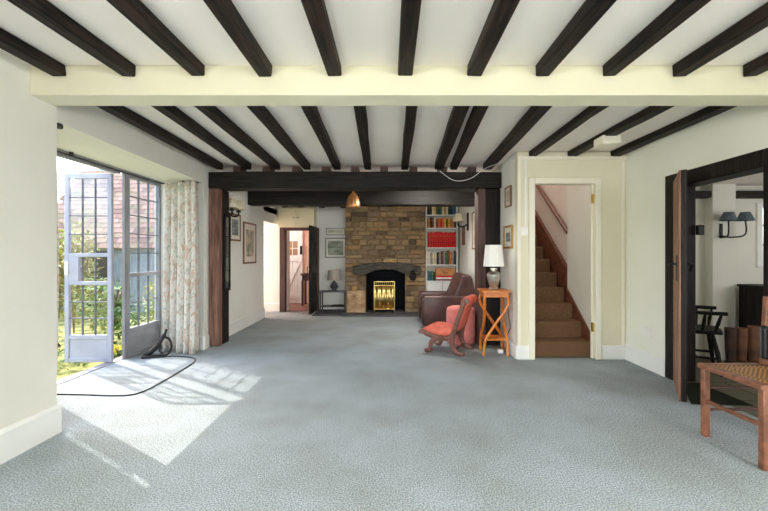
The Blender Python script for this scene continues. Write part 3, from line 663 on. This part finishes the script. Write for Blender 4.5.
# ------------------------------------------------------------------ pictures
def picture_art(name, cols, scale=3, stretch=(1, 1, 1)):
    return mat(name, cols[0], cols[1], rough=.4, scale=scale, stretch=stretch, detail=6, lo=.4, hi=.6)
def picture(w_, h, frame_m, mount_m, art_m, loc, rz, label, fw=.02, mount=.04, tilt=0):
    """local x along the picture, -y out of the wall"""
    e = empty('framed_picture', loc, rz, label, 'picture')
    if tilt: e.rotation_euler = (0, tilt, rz)
    mb = MB().box(-w_ / 2, w_ / 2, -.022, 0, -h / 2, -h / 2 + fw).box(-w_ / 2, w_ / 2, -.022, 0, h / 2 - fw, h / 2).box(-w_ / 2, -w_ / 2 + fw, -.022, 0, -h / 2 + fw, h / 2 - fw).box(w_ / 2 - fw, w_ / 2, -.022, 0, -h / 2 + fw, h / 2 - fw)
    mb.build('frame', frame_m, e, bevel=.002)
    MB().box(-w_ / 2 + fw, w_ / 2 - fw, -.012, -.004, -h / 2 + fw, h / 2 - fw).build('mount', mount_m, e)
    a = fw + mount
    MB().box(-w_ / 2 + a, w_ / 2 - a, -.0135, -.012, -h / 2 + a, h / 2 - a).build('artwork', art_m, e)
    return e
ART1 = picture_art('landscape_paint', [(92, 104, 78), (168, 172, 150)], 5, (1, 1, 3))
ART2 = picture_art('faint_print', [(176, 170, 148), (206, 202, 186)], 8)
ART3 = picture_art('botanical_wash', [(214, 196, 176), (122, 146, 128)], 7)
ART4 = picture_art('moor_paint', [(84, 100, 96), (146, 156, 160)], 6, (1, 1, 4))
GREYF = mat('grey_green_frame', (104, 100, 82), (128, 124, 104), rough=.5, scale=6)
GOLDF = mat('gilt_frame', (178, 136, 72), (204, 164, 98), rough=.35, metal=.5, scale=6)
BRF = mat('brown_frame', (112, 72, 46), (140, 96, 66), rough=.45, scale=6)
picture(.42, .40, GREYF, PICGL, ART1, (-1.115, YB, 1.285), 0, 'wider framed landscape above the grey table lamp', .02, .03)
picture(.39, .14, GREYF, PICGL, ART2, (-1.115, YB, 1.62), 0, 'small low framed print above the landscape picture', .014, .02)
picture(.58, .66, BRF, PICGL, ART3, (-2.289, 6.50, 1.335), R(90), 'tall brown framed print with pale mount on the left wall', .025, .09)
picture(.40, .40, BRF, PICGL, ART4, (-2.288, 5.88, 1.55), R(90), 'brown framed landscape partly behind the double wall light', .025, .06)
picture(.22, .24, BRF, PICGL, ART2, (1.405, 4.72, 1.835), R(-90), 'small narrow picture, upper one on the white wall end', .014, .04)
picture(.32, .27, GOLDF, PICGL, ART4, (1.405, 4.72, 1.36), R(-90), 'small gilt framed picture beside the silver lamp shade', .022, .06)
picture(.2, .36, BRF, mat('red_mount', (150, 64, 44), (172, 84, 58), rough=.5, scale=5), picture_art('copper_panel', [(140, 60, 40), (186, 104, 70)], 8), (1.405, 7.6, 1.51), R(-90), 'narrow red brown picture below the single wall light', .016, .02)
picture(.3, .62, BRF, PICGL, ART2, (1.405, 6.62, 1.55), R(-90), 'brown framed picture showing only its edge behind the wide post', .02, .06)

# tall mirror on the post
mi = empty('tall_mirror', (-2.14, 5.235, 1.18), R(90), 'tall narrow dark framed mirror on the side of the oak post', 'mirror')
MB().box(-.09, .09, -.02, 0, -.5, -.46).box(-.09, .09, -.02, 0, .46, .5).box(-.09, -.07, -.02, 0, -.46, .46).box(.07, .09, -.02, 0, -.46, .46).box(-.07, .07, -.018, 0, .2, .215).build('frame', BLKZ, mi, bevel=.002)
MIRR = mat('aged_mirror', (170, 176, 160), (190, 194, 178), rough=.06, metal=1.0, scale=3)
MB().box(-.07, .07, -.01, 0, -.46, .46).build('mirror_glass', MIRR, mi)

# ------------------------------------------------------------------ wall lights
def shade_bm(rb, rt, h, c, seg=24, flute=0): 
    return MB().lathe([(rb, 0), (rt, h), (rt - .003, h), (rb - .003, 0)], c, seg, flute=flute, famp=.03 if flute else 0)
sc1 = empty('wall_light', (-2.289, 5.58, 1.74), R(90), 'double wall light with two cream shades above the mirror', 'wall light')
MB().box(-.05, .05, -.02, 0, -.1, .1).build('back_plate', IRON, sc1, bevel=.006)
for s in (-1, 1):
    MB().tube(spline([(0, -.02, 0), (s * .06, -.08, -.05), (s * .11, -.13, -.03), (s * .12, -.13, .02)], 5), .012, 8).build('arm', IRON, sc1, smooth=True)
    MB().lathe([(.03, 0), (.035, .02), (.014, .03), (.014, .06)], (s * .12, -.13, .01), 12).build('candle_cup', IRON, sc1, smooth=True)
    shade_bm(.085, .045, .13, (s * .12, -.13, .05), 36, 12).build('lamp_shade', SHADEC, sc1, smooth=True, ang=80)
sc2 = empty('wall_light', (1.405, 7.18, 1.75), R(-90), 'single wall light with cream shade right of the books', 'wall light')
MB().box(-.045, .045, -.02, 0, -.17, .15).build('back_plate', IRON, sc2, bevel=.006)
MB().tube(spline([(0, -.02, -.06), (0, -.1, -.1), (0, -.18, -.08), (0, -.18, -.02)], 5), .013, 8).build('arm', IRON, sc2, smooth=True)
shade_bm(.1, .05, .15, (0, -.18, -.01), 36, 12).build('lamp_shade', SHADEC, sc2, smooth=True, ang=80)
# ------------------------------------------------------------------ small lamp table in the alcove
ct = empty('lamp_table', (-1.13, 7.98, .028), 0, 'small black metal lamp table in the far alcove', 'table')
MB().box(-.255, .255, -.14, .14, .38, .40).build('tabletop', DGREY, ct, bevel=.003)
MB().box(-.235, .235, -.12, .12, .085, .1).build('lower_shelf', DMETAL, ct, bevel=.003)
for sx in (-1, 1):
    for sy in (-1, 1): MB().box(sx * .24 - .012, sx * .24 + .012, sy * .125 - .012, sy * .125 + .012, 0, .38).build('leg', DMETAL, ct)
gl = empty('table_lamp', (-1.11, 7.95, .428), 0, 'small dark grey table lamp with a drum shade in the alcove', 'lamp')
MB().lathe([(.05, 0), (.055, .015), (.045, .03), (.075, .07), (.082, .1), (.06, .15), (.025, .185), (.02, .23)], (0, 0, 0), 24).build('lamp_base', DGREY, gl, smooth=True)
shade_bm(.135, .12, .2, (0, 0, .215), 28).build('lamp_shade', SHADEG, gl, smooth=True)
tag(MB().tube(spline([(-.1, 0, .01), (-.02, .04, .012), (.06, -.03, .02), (.14, .02, .012), (.05, .06, .012)], 6), .012, 6).build('coiled_cable', RUBBER, smooth=True), 'black cable lying on the lower shelf of the lamp table', 'cable').location = (-1.07, 7.96, .128)

# ------------------------------------------------------------------ leather armchair (faces the left wall)
ac = empty('leather_armchair', (.945, 6.62, 0), 0, 'dark brown leather armchair facing the hearth', 'armchair')
for s in (-1, 1): MB().box(-.45, .42, s * .33 - .095, s * .33 + .095, .035, .515).build('arm', LEATHER, ac, bevel=.055, seg=4)
MB().box(-.38, .40, -.235, .235, .04, .25).build('base', LEATHER, ac, bevel=.02, seg=3)
MB().box(-.43, .2, -.232, .232, .25, .43).build('seat_cushion', LEATHER, ac, bevel=.05, seg=4)
bb = MB().prism([(.0, .28), (.02, .45), (.155, .80), (.2, .835), (.29, .835), (.34, .80), (.405, .5), (.415, .28)], 'y', -.4, .4)
bb.build('backrest', LEATHER, ac, bevel=.04, seg=4)
MB().tube([(.22, .0, .45), (.272, .0, .83)], .004, 6).build('seam', LEATHER, ac) if False else None
for sx in (-.36, .33):
    for sy in (-.33, .33): MB().box(sx - .03, sx + .03, sy - .03, sy + .03, 0, .036).build('foot', BLKZ, ac)

# pouffe
o = MB().lathe([(.0, 0), (.17, 0), (.19, .02), (.198, .06), (.2, .24), (.198, .42), (.185, .46), (.14, .478), (.0, .48)], (0, 0, 0), 32).build('pouffe', ROSE, smooth=True, ang=80)
tag(o, 'round rose pink upholstered pouffe behind the low nursing chair', 'pouffe'); o.location = (.92, 5.21, 0); o.scale = (.93, .93, 1)

# ------------------------------------------------------------------ nursing chair
nc = empty('nursing_chair', (.715, 4.80, 0), math.atan2(.43, -.9), 'low coral velvet nursing chair with scrolled walnut frame', 'chair')
P3 = lambda y, q: [(p_[0], y, p_[1]) for p_ in spline([(a, b_, 0) for a, b_ in q], 5)]
for s in (-1, 1):
    y = s * .195
    MB().tube(P3(y, [(-.275, .60), (-.255, .635), (-.225, .605), (-.195, .52), (-.16, .42), (-.125, .31), (-.09, .225), (-.02, .185), (.06, .185), (.15, .2), (.23, .225), (.285, .25), (.292, .22)]), .028, 8, flat=.7).build('side_frame', WALNUT, nc, smooth=True)
    MB().tube(P3(y, [(.05, .185), (.12, .165), (.165, .12), (.175, .06), (.2, .022), (.245, .03)]), [.032] * 10 + [.027] * 10 + [.02] * 6, 8, flat=.7).build('leg', WALNUT, nc, smooth=True)
    MB().tube(P3(y, [(-.1, .25), (-.085, .17), (-.095, .1), (-.14, .035), (-.2, .02), (-.235, .028)]), [.034] * 10 + [.028] * 10 + [.02] * 6, 8, flat=.7).build('leg', WALNUT, nc, smooth=True)
    MB().tube([(.05, y - .024, .187), (.05, y + .024, .187)], .034, 16).build('roundel', WALNUT, nc, smooth=True)
MB().tube([(-.12, -.19, .06), (-.12, .19, .06)], .014, 8).build('stretcher', WALNUT, nc, smooth=True)
mb = MB().prism([(.29, .25), (.27, .285), (.2, .31), (.12, .315), (0, .29), (-.07, .285), (-.1, .25), (-.03, .2), (.06, .2), (.15, .215), (.23, .235)], 'y', -.178, .178)
mb.build('seat', CORAL, nc, bevel=.02, seg=3)
mb = MB().prism([(-.06, .28), (-.105, .36), (-.14, .46), (-.175, .57), (-.19, .63), (-.225, .675), (-.28, .67), (-.305, .625), (-.285, .585), (-.245, .565), (-.21, .47), (-.175, .36), (-.135, .27), (-.09, .24)], 'y', -.178, .178)
mb.build('backrest', CORAL, nc, bevel=.02, seg=3)
mb = MB()
for (x, z) in ((.2, .312), (.1, .313), (-.01, .291)):
    for y in (-.1, 0, .1): mb.lathe([(.014, -.004), (.012, .005), (0, .008)], (x, y, z), 8)
mb.build('tufting_buttons', CORAL, nc, smooth=True)

# ------------------------------------------------------------------ yew side table with silver lamp
sd = empty('side_table', (1.215, 4.69, 0), R(-3), 'yew side table with crossing curved legs by the wide post', 'table')
MB().box(-.165, .165, -.165, .165, .725, .745).build('tabletop', YEW, sd, bevel=.005)
MB().box(-.14, .14, -.14, .14, .665, .725).build('frieze', YEW, sd, bevel=.003)
MB().box(-.125, .125, -.125, .125, .17, .188).build('lower_shelf', YEW, sd, bevel=.003)
cor = [(.13, -.13), (-.13, -.13), (-.13, .13), (.13, .13)]
for k in range(4):
    a = Vector(cor[k]); b_ = Vector(cor[(k + 1) % 4]); pts = []
    for (t_, z) in ((0, .67), (-.04, .6), (.12, .5), (.45, .38), (.82, .25), (.98, .16), (1.0, .08), (1.05, 0.0)):
        p_ = a.lerp(b_, t_); bow = 1 - .12 * math.sin(math.pi * max(0, min(1, t_))); pts.append((p_.x * bow, p_.y * bow, z))
    MB().tube(spline(pts, 5), .017, 8).build('leg', YEW, sd, smooth=True)
sl = empty('table_lamp', (1.215, 4.69, .745), 0, 'silver urn lamp with tall white shade on the yew table', 'lamp')
MB().lathe([(.055, 0), (.06, .012), (.05, .022), (.045, .03), (.062, .09), (.078, .15), (.08, .175), (.06, .205), (.03, .215), (.03, .222), (.045, .235), (.045, .25), (.02, .26), (.012, .3)], (0, 0, 0), 32).build('lamp_base', SILVER, sl, smooth=True)
shade_bm(.12, .095, .25, (0, 0, .27), 32).build('lamp_shade', SHADEW, sl, smooth=True)
lc = empty('lamp_lead', (1.215, 4.69, 0), 0, 'dark lead with white plug hanging beside the yew side table', 'lead')  # the silver table lamp's own lead, built as a separate object
MB().tube(spline([(.172, .10, .74), (.178, .06, .6), (.172, -.02, .42), (.18, -.04, .3), (.178, .06, .2), (.174, .0, .1), (.12, .0, .025)], 6), .005, 6).build('cable', DMETAL, lc, smooth=True)
MB().box(.05, .11, -.03, .03, .0, .045).build('plug', PLASTIC, lc, bevel=.008)

# ------------------------------------------------------------------ small fixtures
tag(MB().lathe([(0, 0), (.022, .004), (.026, .02), (.02, .034), (0, .04)], (0, 0, 0), 14).build('ceiling_hook', DMETAL, smooth=True), 'small grey metal hook under the near end of the window header', 'hook').location = (-2.22, 2.68, 1.998)
sw = empty('light_switch', (1.475, YS, 1.41), 0, 'white double light switch left of the stair doorway', 'switch')
MB().box(-.05, .05, -.012, 0, -.045, .045).build('plate', PLASTIC, sw, bevel=.003)
for x in (-.02, .02): MB().box(x - .01, x + .01, -.018, -.012, -.02, .02).build('rocker', PLASTIC, sw, bevel=.002)
so_ = empty('wall_socket', (XR, 4.05, .37), R(-90), 'white double socket low on the right wall', 'socket')
MB().box(-.08, .08, -.012, 0, -.045, .045).build('plate', PLASTIC, so_, bevel=.003)
for x in (-.035, .035): MB().box(x - .012, x + .012, -.014, -.012, -.015, .01).build('outlet', PLASTIC, so_)
cbx = empty('ceiling_box', (2.03, 3.74, 2.205), 0, 'cream rectangular sensor box on the ceiling near the stairs', 'ceiling box')
MB().box(-.085, .085, -.085, .085, -.028, .045).build('housing', CRM, cbx, bevel=.008)
MB().box(-.065, .065, -.065, .065, -.034, -.028).build('cover', CRM, cbx, bevel=.004)
tag(MB().tube(spline([(1.39, 4.40, 2.19), (1.3, 4.5, 2.2), (1.15, 4.8, 2.19), (1.0, 4.99, 2.1), (.8, 5.0, 2.08), (.62, 5.0, 2.2)], 6), .0035, 6).build('ceiling_cable', PLASTIC, smooth=True), 'loose cable drooping across the end of the heavy beam', 'cable')
tag(MB().tube(spline([(-2.85, 3.3, .006), (-2.5, 3.28, .006), (-2.25, 3.26, .006), (-2.1, 3.3, .006), (-2.06, 3.5, .006), (-2.07, 4.0, .006), (-2.1, 4.3, .006), (-2.2, 4.45, .006), (-2.4, 4.52, .006), (-2.5, 4.5, .006)], 8), .0055, 6).build('floor_cable', RUBBER, smooth=True), 'long black cable lying across the sunlit carpet', 'cable')
ho = empty('cable_reel', (-2.62, 4.5, 0), R(25), 'black hand tool with coiled cable on the floor by the curtain', 'tool')
MB().tube([(.08 + .06 * math.cos(a_ / 12 * 6.283), .02 + .004 * a_ / 6, .11 + .1 * math.sin(a_ / 12 * 6.283)) for a_ in range(31)], .012, 8).build('coil', RUBBER, ho, smooth=True)
MB().tube(spline([(-.12, .01, .02), (-.02, .03, .1), (.06, .04, .22), (.09, .04, .3)], 6), [.03] * 7 + [.022] * 7 + [.014] * 5, 8).build('handle', RUBBER, ho, smooth=True)
MB().box(-.15, .1, -.04, .06, 0, .03).build('foot', RUBBER, ho, bevel=.01)

# ------------------------------------------------------------------ doorway to the side room
mb = MB().box(XR - .02, XR2 + .02, 3.62, 3.765, 0, 1.89).box(XR - .02, XR2 + .005, 2.66, 2.775, 0, 1.89).box(XR - .02, XR2 + .02, 2.775, 3.62, 1.765, 1.89)
d3 = struct(mb.build('door_frame_3', BLKZ, bevel=.008), 'black timber frame of the right hand doorway', 'doorway')
MB().box(XR2 + .015, XR2 + .07, 3.585, 3.62, 1.33, 1.42).build('latch_keep', IRON, d3, bevel=.004)
ang = math.atan2(3.13 - 3.64, 2.29 - 2.605)
e = empty('door_5', (2.565, 3.60, .02), ang, 'brown plank door standing ajar from the black frame', 'door'); e['kind'] = 'structure'
Wd = math.hypot(.31, .51)
mb = MB()
for k in range(4): mb.box(.01 + k * Wd / 4, (k + 1) * Wd / 4 - .001, -.014, 0, 0, 1.79)
mb.build('door_planks', PLANK, e, bevel=.003)
MB().box(.01, Wd + .006, .0, .036, 0, 1.79).build('dark_inner_face', BLKZ, e, bevel=.003)
h_ = MB().box(Wd - .07, Wd - .03, -.03, -.022, .93, 1.13).build('latch_plate', IRON, e)
MB().tube(spline([(Wd - .05, -.03, 1.06), (Wd - .05, -.07, 1.065), (Wd - .1, -.075, 1.05), (Wd - .14, -.07, 1.06)], 5), .008, 6).build('lever', IRON, h_, smooth=True)
h_ = MB().box(Wd - .07, Wd - .03, .024, .032, .93, 1.13).build('latch_plate', IRON, e)
MB().tube(spline([(Wd - .05, .03, 1.06), (Wd - .05, .07, 1.065), (Wd - .1, .075, 1.05), (Wd - .14, .07, 1.0)], 5), .008, 6).build('lever', IRON, h_, smooth=True)
MB().box(XR + .1, XR + .11, 2.7, 2.71, 0, .01).build('tmp', IRON) if False else None
tag(MB().prism([(2.32, 3.08), (2.61, 3.56), (2.76, 3.57), (2.76, 3.04)], 'z', 0.0, .012).build('door_mat', MATG, bevel=.004), 'dark green mat on the floor in the right hand doorway', 'mat')

# side room
struct(MB().box(XR, 5.6, 1.5, 4.6, -.06, 0.004).build('floor_side_room', TILE))
struct(MB().box(XR2, 4.10, 4.46, 4.56, 0, 1.92).box(4.10, 5.6, 4.46, 4.56, 0, 1.02).box(4.10, 5.6, 4.46, 4.56, 1.72, 1.92).box(4.75, 5.6, 4.46, 4.56, 1.02, 1.72).build('wall_side_room_back', PL))
struct(MB().box(3.51, 3.76, 4.35, 4.46, 0, 1.92).build('wall_side_room_pier', PL))
struct(MB().box(5.5, 5.6, 1.5, 4.46, 0, 1.92).box(XR2, 5.6, 1.4, 1.5, 0, 1.92).build('wall_side_room_right', PL))
struct(MB().box(XR2, 5.6, 1.4, 4.56, 1.92, 2.0).build('ceiling_side_room', CEIL))
for i, (x0, x1) in enumerate(((XR2 + .01, 3.505), (3.765, 5.5))):
    tag(MB().box(x0, x1, 4.36, 4.46, 1.775, 1.85).build('wall_beam', BLKX, bevel=.006), ('short black beam left of the side room pier', 'black beam above the side room window')[i], 'beam', 'side room beams')
wn = empty('window_3', (4.42, 4.47, 1.37), 0, 'white framed window in the side room', 'window'); wn['kind'] = 'structure'
MB().box(-.34, -.28, -.03, .05, -.36, .36).box(.28, .34, -.03, .05, -.36, .36).box(-.28, .28, -.03, .05, -.36, -.31).box(-.28, .28, -.03, .05, .31, .36).build('frame', WHT, wn, bevel=.003)
MB().box(-.28, .28, .0, .02, -.12, -.1).box(-.28, .28, .0, .02, .1, .12).box(-.01, .01, .0, .02, -.31, .31).build('glazing_bars', LEADM, wn)
MB().box(-.28, .28, .022, .026, -.31, .31).build('glass', GLASS, wn)
sc3 = empty('wall_light', (3.58, 4.35, 1.43), 0, 'double wall light with slate blue shades in the side room', 'wall light')
MB().box(.0, .03, -.015, 0, -.1, .06).build('back_plate', IRON, sc3, bevel=.004)
for (x, dy, l_) in ((.015, -.1, 0), (.195, -.1, 1)):
    MB().tube(spline([(0, -.015, -.07), (x * .4, -.06, -.09), (x, dy, -.06), (x, dy, .1)], 6), .008, 8).build('arm', IRON, sc3, smooth=True)
    shade_bm(.08, .042, .09, (x, dy, .085), 24).build('lamp_shade', SHADEB, sc3, smooth=True)
cbk = empty('black_cupboard', (4.0, 4.19, 0), 0, 'black cupboard behind the boots in the side room', 'cupboard')
MB().box(-.22, .5, -.15, .15, 0, .81).build('cupboard_body', BLKZ, cbk, bevel=.006)
MB().box(-.24, .52, -.17, .15, .81, .835).build('top', BLKX, cbk, bevel=.004)
MB().box(-.2, .13, -.165, -.15, .06, .78).build('cupboard_door', BLKZ, cbk, bevel=.004)
def boot(x, y, rz, m, label, hh=.42):
    e = empty('riding_boot', (x, y, .004), rz, label, 'boot', 'boots by the black cupboard')
    MB().lathe([(.038, .06), (.04, .12), (.046, .22), (.051, .32), (.052, hh), (.046, hh), (.043, .3)], (-.05, 0, 0), 18).build('shaft', m, e, smooth=True)
    ft = MB().tube(spline([(-.09, 0, .055), (-.04, 0, .06), (.04, 0, .055), (.1, 0, .045), (.16, 0, .035)], 5), [.04] * 6 + [.046] * 6 + [.042] * 5 + [.03] * 4, 12); ft.build('foot', m, e, smooth=True)
    MB().box(-.12, .18, -.035, .035, 0, .018).box(-.12, -.05, -.035, .035, .018, .04).build('sole', RUBBER, e, bevel=.006)
boot(3.39, 3.93, R(-90), BOOTD, 'dark brown riding boot nearest the windsor chair')
boot(3.505, 3.94, R(-90), BOOT, 'tan riding boot in the middle of three')
boot(3.62, 3.93, R(-90), BOOT, 'tan riding boot closest to the black cupboard', .44)
# windsor armchair
wc = empty('windsor_chair', (3.05, 4.02, .004), R(-30), 'low dark windsor armchair beyond the black door frame', 'chair')
MB().prism([(.2, -.18), (.22, 0), (.2, .18), (0, .21), (-.18, .17), (-.2, 0), (-.18, -.17), (0, -.21)], 'z', .39, .425).build('seat', BLKX, wc, bevel=.008)
arm = [(.22, -.24, .6), (.05, -.255, .6), (-.12, -.22, .6), (-.2, -.1, .61), (-.22, 0, .61), (-.2, .1, .61), (-.12, .22, .6), (.05, .255, .6), (.22, .24, .6)]
MB().tube(spline(arm, 6), .018, 8, flat=1.4).build('arm_bow', BLKX, wc, smooth=True)
for (x, y) in ((.16, -.2), (.05, -.22), (-.1, -.18), (-.17, -.08), (-.17, .08), (-.1, .18), (.05, .22), (.16, .2)):
    MB().tube([(x * .9, y * .85, .42), (x, y * 1.05, .5), (x * 1.15, y * 1.15, .6)], [.01, .017, .01], 8).build('spindle', BLKX, wc, smooth=True)
for sx in (-1, 1):
    for sy in (-1, 1): MB().tube([(sx * .13, sy * .13, .39), (sx * .165, sy * .165, .2), (sx * .19, sy * .19, 0)], [.015, .021, .013], 8).build('leg', BLKX, wc, smooth=True)
for sy in (-1, 1): MB().tube([(-.17, sy * .17, .16), (.17, sy * .17, .16)], .012, 8).build('stretcher', BLKX, wc, smooth=True)
MB().tube([(0, -.17, .16), (0, .17, .16)], .012, 8).build('stretcher', BLKX, wc, smooth=True)
# ------------------------------------------------------------------ cane chair in the foreground (faces the left wall)
CANE = bpy.data.materials.new('woven_cane'); CANE.use_nodes = True
t = CANE.node_tree; N = t.nodes; L = t.links; b = N['Principled BSDF']; b.inputs['Roughness'].default_value = .6
tc = N.new('ShaderNodeTexCoord'); ck = N.new('ShaderNodeTexChecker'); ck.inputs['Scale'].default_value = 70; L.new(tc.outputs['Object'], ck.inputs['Vector'])
ck.inputs['Color1'].default_value = lin((188, 142, 92)); ck.inputs['Color2'].default_value = lin((104, 68, 40)); L.new(ck.outputs['Color'], b.inputs['Base Color'])
bp = N.new('ShaderNodeBump'); bp.inputs['Strength'].default_value = .6; bp.inputs['Distance'].default_value = .004; L.new(ck.outputs['Fac'], bp.inputs['Height']); L.new(bp.outputs[0], b.inputs['Normal'])
ch = empty('cane_chair', (2.2, 2.35, 0), 0, 'red brown side chair with woven cane seat at the right edge', 'chair')
def sq(x, y, x1, y1, z0, z1, r): return MB().tube([(x, y, z0), ((x + x1) / 2, (y + y1) / 2, (z0 + z1) / 2), (x1, y1, z1)], [r * .85, r, r * 1.05], 4)
for y in (-.2, .2):
    MB().box(-.208, -.172, y - .018, y + .018, 0, .44).build('leg', CHAIRW, ch, bevel=.004)
    lg = MB().prism([(.165, 0), (.2, 0), (.2, .42), (.2, .46), (.225, .89), (.19, .89), (.165, .46)], 'y', y - .016, y + .016); lg.build('leg', CHAIRW, ch, bevel=.004)
    MB().tube([(-.19, y, .31), (.18, y, .31)], .01, 8).build('stretcher', OAKD, ch, smooth=True)
    MB().tube([(-.19, y, .17), (.18, y, .17)], .01, 8).build('stretcher', OAKD, ch, smooth=True)
MB().tube([(-.19, -.2, .235), (-.19, .2, .225)], .014, 8).build('stretcher', CHAIRW, ch, smooth=True)
MB().tube([(.18, -.2, .25), (.18, .2, .25)], .011, 8).build('stretcher', OAKD, ch, smooth=True)
MB().box(-.225, -.165, -.225, .225, .43, .462).box(.15, .2, -.215, .215, .43, .462).box(-.165, .15, -.225, -.17, .43, .462).box(-.165, .15, .17, .225, .43, .462).build('seat_frame', CHAIRW, ch, bevel=.008)
MB().grid(lambda u, v: (-.17 + .325 * u, -.175 + .35 * v, .458 - .012 * math.sin(u * math.pi) * math.sin(v * math.pi)), 12, 12).build('cane_seat', CANE, ch, smooth=True, solid=.006)
MB().box(.195, .22, -.2, .2, .82, .88).build('crest_rail', CHAIRW, ch, bevel=.006)
mb = MB().box(.14, .168, -.185, .185, .5, .71)
mb.build('back_pad', RUBBER, ch, bevel=.012, seg=3)
mb = MB()
for k in range(12): y = -.176 + k * .032; mb.tube([(.141, y, .51), (.141, y, .695)], .009, 6)
mb.build('back_ribs', DMETAL, ch, smooth=True)
